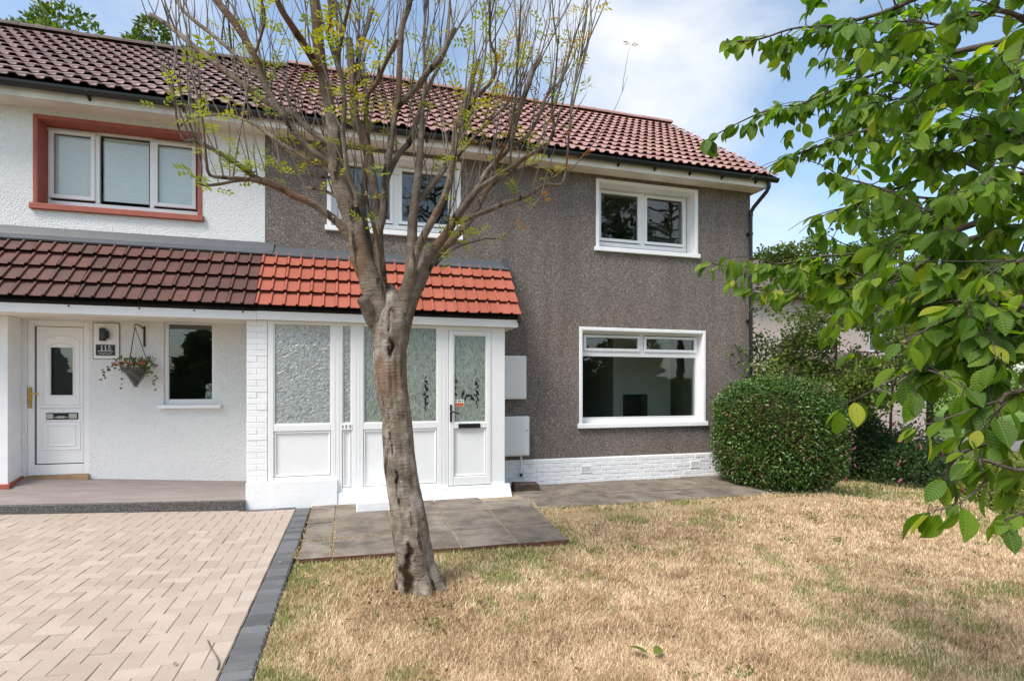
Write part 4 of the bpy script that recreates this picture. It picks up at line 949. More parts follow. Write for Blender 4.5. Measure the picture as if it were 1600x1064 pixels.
# ------------------------------------------------------------------ shrubs along the bank
def shrub(name, c, r, n, mat, label, group=None, flowers=0, size=(.05,.10), lump=0.25, cat='shrub'):
    t = empty(name, (c[0], c[1], c[2]), label, cat, group)
    d = unit(n); d[:, 2] = np.abs(d[:, 2])*1.0-0.12; s = d*np.array(r)
    f = np.array([noise.noise(Vector((x[0]*1.1+c[0], x[1]*1.1, x[2]*1.1)))*1.0+noise.noise(Vector((x[0]*2.7, x[1]*2.7+c[1], x[2]*2.7)))*.5 for x in s])
    rr = RNG.uniform(0.45, 1.0, n)**0.5; P = s*(rr*(1+lump*f))[:, None]+np.array(c)+np.array([0,0,.12])
    V, F, A = leaf_cloud(P, d*.5+unit(n)*.8+np.array([0,0,-.1]), RNG.uniform(*size, n), RNG.beta(2, 2.2, n), 0.42)
    np_mesh('foliage', V, F, MT[mat], t, A, kind='stuff')
    m = MB()
    for q in range(9):
        a = q*0.7; m.tube([(c[0]+.12*math.cos(a), c[1]+.12*math.sin(a), c[2]-.3), (c[0]+r[0]*.4*math.cos(a), c[1]+r[1]*.4*math.sin(a), c[2]+r[2]*.45), (c[0]+r[0]*.7*math.cos(a+.3), c[1]+r[1]*.7*math.sin(a+.3), c[2]+r[2]*.8)], [.02,.013,.006], 5)
    m.build('stems', MT['wood_core'], t, kind='stuff')
    for q in range(flowers):
        dd = unit(1)[0]; dd[2] = abs(dd[2])*.9; dd[1] = -abs(dd[1]); dd[0] -= .25; dd /= np.linalg.norm(dd); p = np.array(c)+dd*np.array(r)*1.02; m = MB()
        ax = Vector((random.uniform(-.5,.5), random.uniform(-.4,0), .5)).normalized(); l = random.uniform(.08,.15)
        m.tube([Vector(p), Vector(p)+ax*l*.33, Vector(p)+ax*l*.66, Vector(p)+ax*l], [.016,.02,.015,.004], 6, True, lambda a, b: 0.75+0.5*random.random()); m.build('flower_spike', MT['pink'], t)
for c, r, n, lab, fl in [((9.75,10.0,-.2),(1.2,1.0,1.75),10000,'dark green shrub with a few pink flowers, just right of the clipped hedge',12),
                         ((10.5,9.3,-.35),(1.1,.9,1.5),9000,'dark bushy shrub second from the hedge, pink flower spikes on its front',14),
                         ((10.75,8.3,-.5),(.85,.8,1.1),6000,'low dark shrub at the end of the bank, below the cherry leaves',9),
                         ((11.4,11.2,-.2),(1.8,1.2,2.15),11000,'tall dark shrub dotted with pink flowers, behind the others',16),
                         ((12.3,9.6,-.7),(1.2,1.1,1.5),6000,'dark shrub farther down the bank, mostly hidden by cherry leaves',2)]:
    shrub('flowering_shrub', c, r, n, 'leaf_shrub', lab, 'dark flowering shrubs on the bank', fl)
shrub('tall_shrub', (11.2,10.7,.3), (1.35,.9,1.75), 11000, 'leaf_light', 'tall light green shrub with a few pink flowers, directly behind the clipped hedge', None, 12, (.05,.10))
shrub('yellow_shrub', (12.2,7.7,-1.0), (.9,.9,1.5), 5000, 'leaf_yellow', 'yellow green shrub low on the right, seen between cherry leaves', None, 0, (.05,.09))
# ivy-like sprigs at the foot of the hedge
n = 500; C = np.stack([RNG.uniform(6.2, 8.3, n), RNG.uniform(6.7, 7.2, n), RNG.uniform(-.16, 0.05, n)], 1)
V, F, A = leaf_cloud(C, unit(n)+np.array([0,-.3,.5]), RNG.uniform(.03,.06,n), RNG.random(n)*.7, .5)
tag(np_mesh('hedge_foot_leaves', V, F, MT['leaf_hedge'], None, A), 'loose green leaves and shoots at the foot of the hedge', kind='stuff')

# ------------------------------------------------------------------ the pruned rowan
ROWAN_TRUNK = [(0.524,4.567,-0.057,0.1971),(0.519,4.568,0.012,0.1675),(0.504,4.572,0.198,0.1552),(0.483,4.578,0.357,0.1503),(0.448,4.589,0.622,0.1404),(0.412,4.599,0.833,0.133),(0.381,4.608,1.072,0.1256),(0.356,4.616,1.363,0.1207),(0.326,4.625,1.575,0.1256),(0.31,4.629,1.787,0.1306),(0.305,4.63,1.999,0.133),(0.31,4.629,2.185,0.1355),(0.31,4.659,2.317,0.1183),(0.31,4.699,2.412,0.0887),(0.31,4.729,2.487,0.0443),(0.31,4.749,2.529,0.0123)]
ROWAN_LIMBS = [
[(0.295,4.633,1.814,0.0689),(0.269,4.635,2.025,0.0952),(0.213,4.643,2.289,0.1004),(0.142,4.656,2.541,0.0896),(0.071,4.67,2.734,0.0895),(0.035,4.674,2.943,0.0763),(-0.025,4.686,3.125,0.0762),(-0.065,4.694,3.255,0.0735),(-0.116,4.702,3.463,0.0681),(-0.14,4.701,3.721,0.0549),(-0.17,4.705,3.876,0.0444),(-0.195,4.708,4.03,0.0444),(-0.225,4.711,4.194,0.0443),(-0.25,4.714,4.338,0.0469),(-0.265,4.714,4.491,0.0442),(-0.274,4.712,4.644,0.0416),(-0.289,4.711,4.797,0.0364),(-0.308,4.706,5.152,0.0233)],
[(-0.22,4.71,4.184,0.0235),(-0.286,4.654,4.256,0.0282),(-0.362,4.582,4.343,0.0276),(-0.443,4.506,4.426,0.0246),(-0.524,4.419,4.514,0.0215),(-0.555,4.287,4.642,0.0139)],
[(0.03,4.682,2.813,0.0395),(-0.055,4.661,2.922,0.0365),(-0.109,4.649,2.987,0.0337),(-0.221,4.635,3.066,0.0282),(-0.327,4.624,3.124,0.028),(-0.454,4.614,3.164,0.0277),(-0.582,4.599,3.231,0.0249),(-0.708,4.588,3.263,0.0197),(-0.829,4.568,3.345,0.0194),(-0.911,4.556,3.384,0.0193),(-1.015,4.54,3.437,0.0167),(-1.122,4.526,3.47,0.0141),(-1.175,4.521,3.456,0.0094),(-1.212,4.489,3.549,0.007),(-1.216,4.415,3.729,0.0068),(-1.229,4.321,3.946,0.0044)],
[(-0.525,4.583,3.186,0.0199),(-0.656,4.51,3.206,0.0194),(-0.761,4.452,3.198,0.0142),(-0.876,4.385,3.171,0.0139),(-0.967,4.327,3.158,0.0113),(-0.973,4.263,3.219,0.0089),(-0.96,4.172,3.298,0.0066),(-0.938,3.994,3.439,0.0042),(-0.903,3.755,3.596,0.0039)],
[(-0.746,4.599,3.244,0.0123),(-0.853,4.601,3.228,0.0122),(-0.963,4.602,3.193,0.0121),(-1.094,4.603,3.179,0.0096),(-1.076,4.566,3.292,0.0072),(-1.118,4.512,3.511,0.007),(-1.166,4.473,3.673,0.0046),(-1.201,4.42,3.871,0.0046)],
[(-0.1,4.698,3.41,0.0288),(-0.17,4.7,3.487,0.0287),(-0.279,4.71,3.546,0.026),(-0.372,4.715,3.625,0.0259),(-0.464,4.715,3.742,0.0231),(-0.578,4.712,3.899,0.023),(-0.674,4.701,4.087,0.0228),(-0.728,4.686,4.241,0.0251),(-0.818,4.678,4.391,0.0249),(-0.903,4.674,4.512,0.0272),(-0.987,4.673,4.608,0.0271),(-1.056,4.664,4.735,0.022)],
[(-0.728,4.686,4.271,0.01),(-0.663,4.588,4.398,0.0099),(-0.636,4.526,4.486,0.0097),(-0.666,4.46,4.6,0.0072)],
[(-0.146,4.703,3.606,0.0235),(-0.192,4.74,3.669,0.0237),(-0.348,4.849,3.802,0.024),(-0.455,4.933,3.944,0.0242),(-0.656,5.062,4.06,0.0246),(-0.864,5.202,4.244,0.025),(-1.026,5.311,4.394,0.0225),(-1.192,5.422,4.553,0.0228),(-1.368,5.539,4.723,0.0231),(-1.542,5.655,4.902,0.0234),(-1.661,5.73,5.004,0.0206),(-1.788,5.808,5.101,0.0208)],
[(-0.587,4.715,3.925,0.0153),(-0.695,4.78,4.121,0.0154),(-0.803,4.835,4.237,0.0155),(-0.948,4.908,4.389,0.0156),(-1.095,4.981,4.532,0.0157),(-1.238,5.05,4.66,0.0158),(-1.339,5.101,4.763,0.0132),(-1.4,5.135,4.864,0.0106),(-1.474,5.183,5.042,0.008)],
[(-0.131,4.706,3.384,0.0236),(-0.197,4.758,3.454,0.0211),(-0.317,4.841,3.526,0.0187),(-0.456,4.939,3.635,0.0162),(-0.586,5.03,3.733,0.0164),(-0.8,5.182,3.926,0.0139),(-1.018,5.323,4.041,0.0113),(-1.182,5.424,4.077,0.0086),(-1.41,5.564,4.077,0.0087),(-1.504,5.629,4.019,0.0058)],
[(-0.05,4.694,3.178,0.0158),(-0.112,4.778,3.231,0.0133),(-0.236,4.94,3.333,0.0137),(-0.371,5.1,3.397,0.014)],
[(-0.06,4.692,3.334,0.0131),(-0.18,4.825,3.407,0.0134),(-0.315,4.967,3.455,0.0109),(-0.474,5.134,3.556,0.0084),(-0.603,5.263,3.613,0.0057),(-0.7,5.4,3.783,0.0058)],
[(0.254,4.631,2.262,0.0634),(0.214,4.671,2.585,0.0478),(0.205,4.69,2.774,0.04),(0.205,4.702,2.916,0.0374),(0.252,4.707,3.125,0.0322),(0.264,4.723,3.352,0.0296),(0.285,4.73,3.519,0.0297),(0.323,4.739,3.749,0.0244),(0.345,4.747,3.924,0.0245),(0.377,4.751,4.083,0.0246),(0.389,4.769,4.352,0.0247),(0.402,4.788,4.623,0.0248),(0.419,4.796,4.785,0.0248),(0.473,4.794,4.943,0.0221),(0.49,4.799,5.066,0.0194),(0.535,4.809,5.361,0.0139)],
[(0.367,4.754,4.039,0.0273),(0.515,4.627,4.154,0.0241),(0.604,4.537,4.258,0.0238),(0.693,4.454,4.337,0.0235),(0.744,4.382,4.438,0.0232),(0.789,4.318,4.525,0.0204)],
[(0.264,4.723,3.298,0.0242),(0.293,4.768,3.453,0.0272),(0.383,4.818,3.658,0.0249),(0.489,4.848,3.8,0.0224),(0.538,4.885,3.953,0.0226),(0.627,4.968,4.285,0.0202),(0.72,5.012,4.498,0.0147),(0.797,5.049,4.678,0.0119),(0.867,5.147,5.079,0.0091),(0.918,5.261,5.533,0.0062)],
[(0.223,4.64,2.315,0.037),(0.155,4.744,2.757,0.0269),(0.13,4.782,2.926,0.0244),(0.094,4.834,3.15,0.0246),(0.1,4.87,3.365,0.0248),(0.123,4.912,3.643,0.0222),(0.134,4.948,3.872,0.0196),(0.113,4.976,3.999,0.0169),(0.125,5.012,4.233,0.017),(0.077,5.066,4.465,0.0143),(0.044,5.11,4.673,0.0115),(0.067,5.155,4.994,0.0087),(0.056,5.21,5.321,0.0059)],
[(0.233,4.637,2.368,0.0581),(0.216,4.704,2.752,0.0455),(0.207,4.751,3.032,0.0405),(0.183,4.802,3.317,0.0382),(0.148,4.848,3.549,0.0384),(0.106,4.9,3.814,0.0388),(0.032,4.949,3.976,0.039),(0.011,5.005,4.313,0.0365),(-0.011,5.045,4.546,0.034),(-0.027,5.078,4.745,0.0313)],
[(0.051,4.67,2.891,0.0316),(0.025,4.639,3.037,0.0235),(0.04,4.598,3.181,0.0207),(-0.024,4.57,3.345,0.0205),(-0.053,4.532,3.516,0.0177),(-0.067,4.488,3.687,0.0176),(-0.052,4.434,3.862,0.0149),(-0.094,4.374,4.105,0.0146),(-0.13,4.356,4.195,0.017),(-0.171,4.331,4.308,0.0144),(-0.151,4.294,4.408,0.0167),(-0.136,4.254,4.518,0.0142),(-0.099,4.193,4.67,0.0093)],
[(-0.117,4.381,4.144,0.0122),(-0.092,4.306,4.172,0.0144),(-0.067,4.17,4.227,0.014),(-0.03,4.001,4.282,0.0112),(-0.013,3.908,4.307,0.011),(0.004,3.721,4.351,0.0063)],
[(0.124,4.973,4.044,0.0169),(0.132,4.874,4.164,0.0165),(0.198,4.783,4.225,0.0163),(0.27,4.642,4.342,0.0159),(0.311,4.565,4.399,0.0183),(0.346,4.491,4.454,0.018)],
[(0.054,4.992,4.325,0.0169),(0.044,5.061,4.502,0.0199),(0.078,5.131,4.721,0.0203),(0.142,5.214,4.999,0.0206),(0.178,5.268,5.184,0.0209)],
[(0.381,4.608,2.264,0.0742),(0.461,4.617,2.535,0.0587),(0.479,4.638,2.759,0.0402),(0.492,4.664,3.031,0.0405),(0.527,4.689,3.345,0.0326),(0.551,4.706,3.561,0.03),(0.57,4.729,3.831,0.0247),(0.583,4.744,3.999,0.0193),(0.608,4.774,4.35,0.0139),(0.602,4.813,4.706,0.0112),(0.64,4.845,5.129,0.0085)],
[(0.397,4.604,2.317,0.0583),(0.455,4.555,2.523,0.0421),(0.497,4.51,2.731,0.0314),(0.568,4.461,2.901,0.0312),(0.668,4.399,3.083,0.0309),(0.738,4.347,3.268,0.0256),(0.776,4.302,3.475,0.0229),(0.784,4.263,3.702,0.0202),(0.86,4.208,3.883,0.0225),(0.897,4.168,4.057,0.0199),(0.94,4.132,4.183,0.0173)],
[(0.818,4.253,3.672,0.0151),(0.839,4.204,3.738,0.015),(0.894,4.105,3.856,0.0147),(0.992,3.994,3.93,0.0144),(1.022,3.935,3.994,0.0119),(1.006,3.873,4.088,0.0094),(0.959,3.838,4.147,0.0092),(0.918,3.694,4.347,0.0089),(0.892,3.607,4.456,0.0065)],
[(0.331,4.623,1.814,0.0689),(0.362,4.629,2.027,0.0904),(0.431,4.63,2.311,0.0801),(0.525,4.62,2.539,0.0589),(0.567,4.616,2.648,0.0483),(0.625,4.608,2.762,0.0403),(0.746,4.587,2.928,0.0378),(0.862,4.569,3.116,0.0352),(1.006,4.543,3.311,0.0272),(1.098,4.53,3.479,0.0218),(1.178,4.515,3.575,0.0218),(1.286,4.495,3.705,0.0246),(1.331,4.494,3.875,0.0247),(1.376,4.491,4.028,0.0247),(1.455,4.484,4.245,0.022),(1.506,4.479,4.394,0.0193),(1.566,4.47,4.504,0.0221)],
[(0.525,4.62,2.485,0.0536),(0.621,4.699,2.679,0.0411),(0.699,4.744,2.799,0.0389),(0.843,4.803,2.958,0.0368),(1.033,4.879,3.178,0.032),(1.136,4.938,3.358,0.0296),(1.228,4.99,3.521,0.024),(1.396,5.034,3.67,0.0183),(1.58,5.07,3.784,0.0124),(1.752,5.095,3.838,0.0094)],
[(0.98,4.551,3.267,0.0217),(1.037,4.51,3.335,0.0216),(1.176,4.423,3.42,0.0187),(1.307,4.339,3.504,0.0186),(1.436,4.257,3.582,0.0158),(1.544,4.185,3.664,0.0156),(1.568,4.148,3.759,0.0129),(1.537,4.122,3.877,0.0103),(1.542,4.05,4.106,0.0076),(1.534,3.972,4.36,0.005)],
[(0.805,4.585,3.035,0.0244),(0.873,4.569,3.052,0.0217),(1.094,4.515,3.147,0.0217),(1.242,4.48,3.215,0.0217),(1.438,4.432,3.289,0.0191),(1.571,4.401,3.373,0.0164),(1.71,4.367,3.386,0.0137),(1.754,4.36,3.509,0.0082),(1.785,4.365,3.827,0.0082),(1.822,4.369,4.158,0.0083),(1.88,4.365,4.441,0.0055),(1.937,4.358,4.668,0.0055)],
[(0.684,4.68,2.695,0.011),(0.762,4.619,2.774,0.0082),(0.878,4.538,2.844,0.0081),(1.069,4.412,2.885,0.008),(1.181,4.339,2.885,0.0053),(1.283,4.257,2.981,0.0052),(1.418,4.14,3.127,0.0051),(1.498,4.06,3.245,0.005),(1.505,4.023,3.333,0.005)],
[(0.725,4.593,2.868,0.0108),(0.756,4.52,2.932,0.008),(0.755,4.357,3.109,0.0077),(0.747,4.197,3.271,0.0074),(0.745,4.049,3.404,0.0048),(0.747,3.858,3.554,0.0046)],
[(0.496,4.698,3.204,0.0245),(0.587,4.734,3.306,0.0275),(0.711,4.788,3.471,0.0252),(0.816,4.842,3.645,0.0228),(0.921,4.911,3.864,0.0204),(1.011,4.977,4.081,0.0148),(1.136,5.076,4.417,0.0121),(1.251,5.217,4.881,0.0094),(1.308,5.398,5.45,0.0065)],
[(1.286,4.495,3.694,0.0191),(1.391,4.519,3.772,0.0166),(1.507,4.553,3.897,0.014),(1.617,4.614,4.11,0.0143),(1.696,4.665,4.29,0.0116),(1.873,4.721,4.523,0.0089),(2.033,4.797,4.832,0.0061)],
[(1.152,4.523,3.547,0.0164),(1.231,4.401,3.686,0.0134),(1.257,4.3,3.829,0.0105),(1.259,4.197,3.986,0.0102),(1.234,4.076,4.17,0.0075),(1.209,3.93,4.372,0.0072),(1.179,3.785,4.553,0.0046)],
[(0.763,4.044,3.38,0.012),(0.913,4.191,3.607,0.0125),(1.074,4.32,3.814,0.0104),(1.244,4.447,4.031,0.0108),(1.318,4.507,4.142,0.0082)],
[(0.239,4.65,2.158,0.0795),(0.166,4.622,2.205,0.0629),(0.114,4.574,2.301,0.0491),(0.079,4.54,2.367,0.0435)],
[(0.254,4.645,2.529,0.0265),(0.227,4.507,2.707,0.0205),(0.156,4.34,2.91,0.0148),(0.115,4.239,3.022,0.0096),(0.1,4.17,3.093,0.0071)],
]
CHERRY_LIMBS = [
[(3.324,1.216,2.112,0.0418),(2.988,1.418,2.326,0.0283),(2.77,1.638,2.413,0.0192),(2.582,1.85,2.35,0.0132),(2.481,1.983,2.323,0.0106),(2.329,2.08,2.302,0.0077),(2.219,2.164,2.301,0.0063),(2.079,2.226,2.274,0.0048),(1.852,2.324,2.265,0.004),(1.754,2.384,2.284,0.0033)],
[(3.324,1.216,2.21,0.0418),(3.124,1.483,2.827,0.0323),(2.947,1.743,3.134,0.0205),(2.761,2.006,3.075,0.0158),(2.65,2.142,3.016,0.0115),(2.556,2.222,2.99,0.0083),(2.409,2.317,2.945,0.0068),(2.282,2.375,2.896,0.0051),(2.219,2.425,2.84,0.0035)],
[(2.947,1.743,3.251,0.0175),(2.933,2.008,3.345,0.0145),(2.832,2.193,3.369,0.0102),(2.627,2.357,3.323,0.007),(2.332,2.496,3.205,0.0054),(2.227,2.579,3.212,0.0045),(1.98,2.703,3.093,0.0037)],
[(3.324,1.216,2.333,0.0418),(3.227,1.453,3.123,0.0323),(3.003,1.727,3.543,0.0205),(2.819,1.989,3.631,0.0142),(2.702,2.231,3.641,0.0102),(2.526,2.387,3.639,0.007),(2.363,2.487,3.654,0.0054),(2.21,2.584,3.625,0.0045),(2.053,2.629,3.611,0.0036)],
[(2.789,1.998,3.062,0.0111),(2.672,2.136,2.999,0.0082),(2.572,2.269,3.2,0.0068),(2.633,2.304,3.433,0.0069),(2.701,2.336,3.656,0.0053)],
[(2.814,1.573,2.397,0.0161),(2.773,1.898,2.736,0.0122),(2.698,2.024,2.683,0.0095),(2.556,2.118,2.628,0.0064),(2.42,2.21,2.574,0.0041),(2.343,2.253,2.547,0.0033)],
[(2.84,1.462,2.391,0.0154),(2.475,1.464,2.279,0.0111),(2.414,1.482,2.257,0.0098),(2.281,1.573,2.226,0.0075),(2.173,1.657,2.133,0.0064),(2.096,1.731,2.065,0.0039),(1.988,1.815,2.074,0.0027)],
[(3.324,1.216,2.014,0.0368),(2.624,1.212,1.958,0.0178),(2.122,1.255,1.925,0.0095),(1.994,1.292,1.915,0.0074),(1.926,1.312,1.894,0.0053),(1.848,1.387,1.842,0.0043),(1.792,1.456,1.784,0.0033),(1.685,1.487,1.78,0.0022)],
[(2.264,1.266,1.95,0.0097),(2.122,1.255,1.837,0.0074),(1.956,1.303,1.767,0.0053),(1.887,1.323,1.711,0.0042),(1.798,1.349,1.721,0.0032),(1.718,1.373,1.668,0.0021)],
[(3.324,1.216,1.965,0.0368),(2.347,1.085,1.728,0.0149),(1.886,1.116,1.649,0.0075),(1.823,1.134,1.621,0.0056),(1.787,1.144,1.499,0.0047),(1.715,1.165,1.471,0.0037),(1.673,1.199,1.393,0.0028)],
[(2.347,1.085,1.708,0.0119),(1.994,1.084,1.48,0.0075),(1.827,1.081,1.423,0.0054),(1.707,1.116,1.455,0.0045),(1.723,1.111,1.395,0.0036),(1.653,1.132,1.332,0.0027),(1.587,1.151,1.31,0.0018)],
[(2.13,1.096,1.591,0.0096),(1.914,1.055,1.377,0.0054),(1.827,1.081,1.305,0.0036),(1.775,1.096,1.283,0.0027)],
[(3.087,1.389,2.7,0.0206),(2.593,1.43,2.628,0.0111),(2.428,1.478,2.64,0.0086),(2.293,1.57,2.613,0.0063),(2.198,1.649,2.571,0.0039)],
[(2.988,1.418,2.905,0.018),(2.357,1.394,3.003,0.0094),(2.223,1.434,3.026,0.007),(2.14,1.51,3.012,0.0048),(2.051,1.588,3.07,0.0037)],
[(2.711,1.395,2.505,0.0123),(2.24,1.325,2.402,0.0078),(2.112,1.362,2.358,0.0056),(2.058,1.43,2.308,0.0046),(2.021,1.493,2.301,0.0035)],
[(2.643,1.519,2.442,0.0103),(2.667,1.721,2.513,0.0084),(2.627,1.941,2.554,0.0061),(2.546,2.173,2.688,0.0049),(2.474,2.298,2.776,0.0034)],
[(2.402,1.381,2.09,0.0094),(2.268,1.421,2.067,0.007),(2.133,1.46,2.044,0.0047),(2.048,1.537,1.981,0.0036)],
[(2.582,1.329,2.137,0.0105),(2.162,1.243,2.089,0.0063),(2.061,1.273,2.047,0.0042),(1.96,1.302,1.942,0.0032)],
[(2.933,2.008,3.249,0.008),(2.897,2.174,3.505,0.0068),(2.863,2.289,3.744,0.0053),(2.829,2.298,3.92,0.0035)],
[(2.778,2.053,3.088,0.0064),(2.72,2.174,3.24,0.005),(2.604,2.26,3.115,0.0034),(2.474,2.298,3.081,0.0034)],
[(2.937,1.642,3.019,0.0112),(2.608,1.634,2.935,0.0081),(2.506,1.768,3.005,0.007),(2.442,1.891,2.987,0.0044),(2.329,1.924,2.958,0.0029)],
[(2.481,1.983,2.323,0.0061),(2.364,2.018,2.189,0.0046),(2.265,2.067,2.224,0.0031)],
[(2.38,2.065,2.305,0.0046),(2.273,2.148,2.178,0.0032),(2.061,2.21,2.131,0.0032),(1.908,2.276,2.144,0.0032)],
[(2.624,1.212,1.891,0.01),(2.243,1.219,1.753,0.0063),(2.043,1.226,1.791,0.0041),(1.984,1.243,1.689,0.0031)],
]

rowan = empty('rowan_tree', (0.52, 4.57, 0.0), 'thick trunked nearly bare tree standing on the lawn before the porch', 'tree')
def wob_bark(amp):
    def f(p, q):
        a = noise.noise(Vector((p.x*3+q.x*2.2, p.y*3+q.y*2.2, p.z*1.6)))*1.0
        b = noise.noise(Vector((q.x*4+p.x*4, q.y*4+p.y*4, p.z*2.4+5)))
        c = noise.noise(Vector((p.x*9+q.x*5, p.y*9+q.y*5, p.z*7)))
        return 1+amp*(0.55*a+0.55*b+0.28*c)
    return f
def scar_mask(me, obj_loc):
    """long rotten scar at the trunk foot and dark splits higher up, facing the front"""
    at = me.attributes.new('scar', 'FLOAT', 'POINT'); val = np.zeros(len(me.vertices), np.float32)
    for i, v in enumerate(me.vertices):
        w = v.co + obj_loc
        k = 0.0
        for x0, z0, hw, hz in ((0.425,0.13,0.055,0.17),(0.435,0.31,0.030,0.11),(0.30,1.97,0.02,0.09),(0.345,0.93,0.010,0.07)):
            dx = (w.x-x0-0.012*math.sin(w.z*23)-0.006*math.sin(w.z*61))/hw; dz = (w.z-z0)/hz; d = dx*dx+dz*dz+0.55*noise.noise(w*22)
            if d < 1 and w.y < 4.62: k = max(k, min(1, (1-d)*1.6))
        for z_, x_, ph in ((np.interp(w.z, [.3,.9,1.4,2.1], [.425,.335,.285,.285]), 0.007, 0.0), (np.interp(w.z, [.4,1.0,2.3], [.49,.42,.36]), 0.004, 2.0)):
            cw = x_*max(0.0, 0.45+1.3*noise.noise(Vector((ph, 3.1, w.z*3.2))))
            dx = abs(w.x-z_-0.014*noise.noise(Vector((ph, 0.7, w.z*6)))-0.006*noise.noise(Vector((ph, 9.7, w.z*25))))
            if 0.25 < w.z < 2.25 and w.y < 4.62 and dx < cw: k = max(k, min(1, (cw-dx)/0.004))
        val[i] = k
        if k > 0: v.co.y += 0.022*k
    at.data.foreach_set('value', val)
def zero_scar(me): me.attributes.new('scar', 'FLOAT', 'POINT')
def limb_obj(name, pts, mat, parent, n, step, amp, trunk=False):
    P, r = resample([p[:3] for p in pts], [p[3] for p in pts], step)
    vs, fs = tube_geo(P, r, n, True, wob_bark(amp) if amp else None)
    m = MB(); m.add(vs, fs); o = m.build(name, MT[mat], parent, smooth=True)
    if trunk: scar_mask(o.data, worg(o))
    return o
flare = [ROWAN_TRUNK[0][:3]+(ROWAN_TRUNK[0][3]*1.05,)]
limb_obj('trunk', [(0.53,4.566,-0.16,0.245)]+ROWAN_TRUNK, 'bark_rowan', rowan, 72, 0.014, 0.16, True)
for q, (a_, l_, z_) in enumerate([(-.45,.31,.06),(-1.25,.24,.03),(.35,.29,.06),(2.9,.27,.04)]):
    c_, s_ = math.cos(a_), math.sin(a_)
    limb_obj('root', [(.52+.05*c_,4.57+.05*s_,z_+.16,.075),(.52+.12*c_,4.57+.12*s_,z_+.04,.072),(.52+.19*c_,4.57+.19*s_,-.005,.052),(.52+l_*c_,4.57+l_*s_,-.07,.025)], 'bark_rowan', rowan, 12, 0.03, 0.2)
for Lb in ROWAN_LIMBS:
    big = Lb[0][3] > 0.05
    limb_obj('limb', Lb, 'bark_limb', rowan, 28 if big else (14 if Lb[0][3] > 0.02 else 8), 0.02 if big else 0.035, 0.17 if big else 0.14)
# upright twigs springing from the limbs
tw = MB(); tips = []; rt = random.Random(21)
def twig(p, d, l, r0, depth=0):
    pts = [p]; dd = d.normalized(); n = 7 if depth == 0 else 5
    bend = Vector((rt.uniform(-.12,.12), rt.uniform(-.12,.12), 0.10))
    for i in range(n):
        dd = (dd + bend*.6 + Vector((rt.uniform(-.10,.10), rt.uniform(-.10,.10), rt.uniform(-.03,.10)))).normalized(); p = p + dd*(l/n); pts.append(p)
        if depth == 0 and i in (2,3,4,5) and rt.random() < .34:
            twig(p, (dd*.7+Vector((rt.uniform(-.6,.6), rt.uniform(-.6,.6), .3))), l*rt.uniform(.2,.45), r0*.55, 1)
        if i >= 1 and rt.random() < .55: tips.append((p, dd))
    tw.tube(pts, [r0*(1-.75*i/n) for i in range(n+1)], 5 if depth == 0 else 4, False); tips.append((p, dd))
for li, Lb in enumerate(ROWAN_LIMBS):
    for i in range(1, len(Lb)):
        a = Vector(Lb[i-1][:3]); b = Vector(Lb[i][:3]); r = Lb[i][3]
        if b.z < 3.0 or r > 0.036: continue
        k = 0.6+1.3*min(1, (b.z-3.0)/1.3); k *= min(1.4, (b-a).length/0.16)
        k = int(k+rt.random())
        for _ in range(k):
            p = a.lerp(b, rt.random()); out = Vector((p.x-0.3, (p.y-4.6)*1.2, 0)); out = out.normalized() if out.length > .1 else Vector((0,0,0))
            d = Vector((rt.uniform(-.30,.30), rt.uniform(-.35,.35), 1.0)) + out*rt.uniform(0.0,.55)
            twig(p, d, rt.uniform(.35,1.25), rt.uniform(.004,.0085))
tw.build('twigs', MT['twig'], rowan, kind='stuff')
# feathery leaf sprays
def spray_mesh(seed):
    r = random.Random(seed); V = []; F = []; A = []
    base = r.random(); n = r.choice((3,4,4,5))
    for s in range(r.choice((1,2,2,3))):
        ang = s*2.2+r.uniform(-.5,.5); dv = Vector((math.cos(ang)*.8, math.sin(ang)*.8, .35)).normalized(); sd = dv.cross(Vector((0,0,1))).normalized()
        for k in range(n):
            for side in (-1, 1):
                p = dv*(.28+.20*k)+Vector((0,0,-.05*k*k*.3)); l = r.uniform(.26,.38); d2 = (sd*side*1.0+dv*.55+Vector((0,0,r.uniform(-.35,.1)))).normalized(); w = d2.cross(Vector((0,0,1))).normalized()
                b = len(V); V += [p, p+d2*l*.55+w*l*.20, p+d2*l, p+d2*l*.55-w*l*.20]; F += [(b,b+1,b+2),(b,b+2,b+3)]; A += [base]*2
        b = len(V); V += [Vector((0,0,0)), dv*(.28+.2*n)+sd*.012, dv*(.28+.2*n)-sd*.012]; F.append((b,b+1,b+2)); A.append(base)
    me = bpy.data.meshes.new('leaf_spray'); me.from_pydata(V, [], F); me.materials.append(MT['leaf_rowan']); return me, A
sprays = []
for q in range(22):
    me, A = spray_mesh(q); base = 0.05+0.78*(q/17) if q < 18 else 0.9+0.1*(q-18)/3
    a = me.attributes.new('rnd', 'FLOAT', 'FACE'); a.data.foreach_set('value', [min(1, max(0, base+rt.uniform(-.04,.04))) for _ in A]); me.update(); sprays.append(me)
rt.shuffle(tips)
extra = []
for Lb in ROWAN_LIMBS:
    for x, y, z, r in Lb:
        if r < 0.02 and 2.6 < z < 4.6 and (x > -1.1 or rt.random() < .35): extra.append((Vector((x,y,z))+Vector((rt.uniform(-.1,.1),rt.uniform(-.12,.05),rt.uniform(-.05,.12))), Vector((0,0,1))))
rt.shuffle(extra)
sel = [t for t in tips if t[0].z < 6.0 and (t[0].x > -1.1 or rt.random() < .45)][:150]+extra[:150]
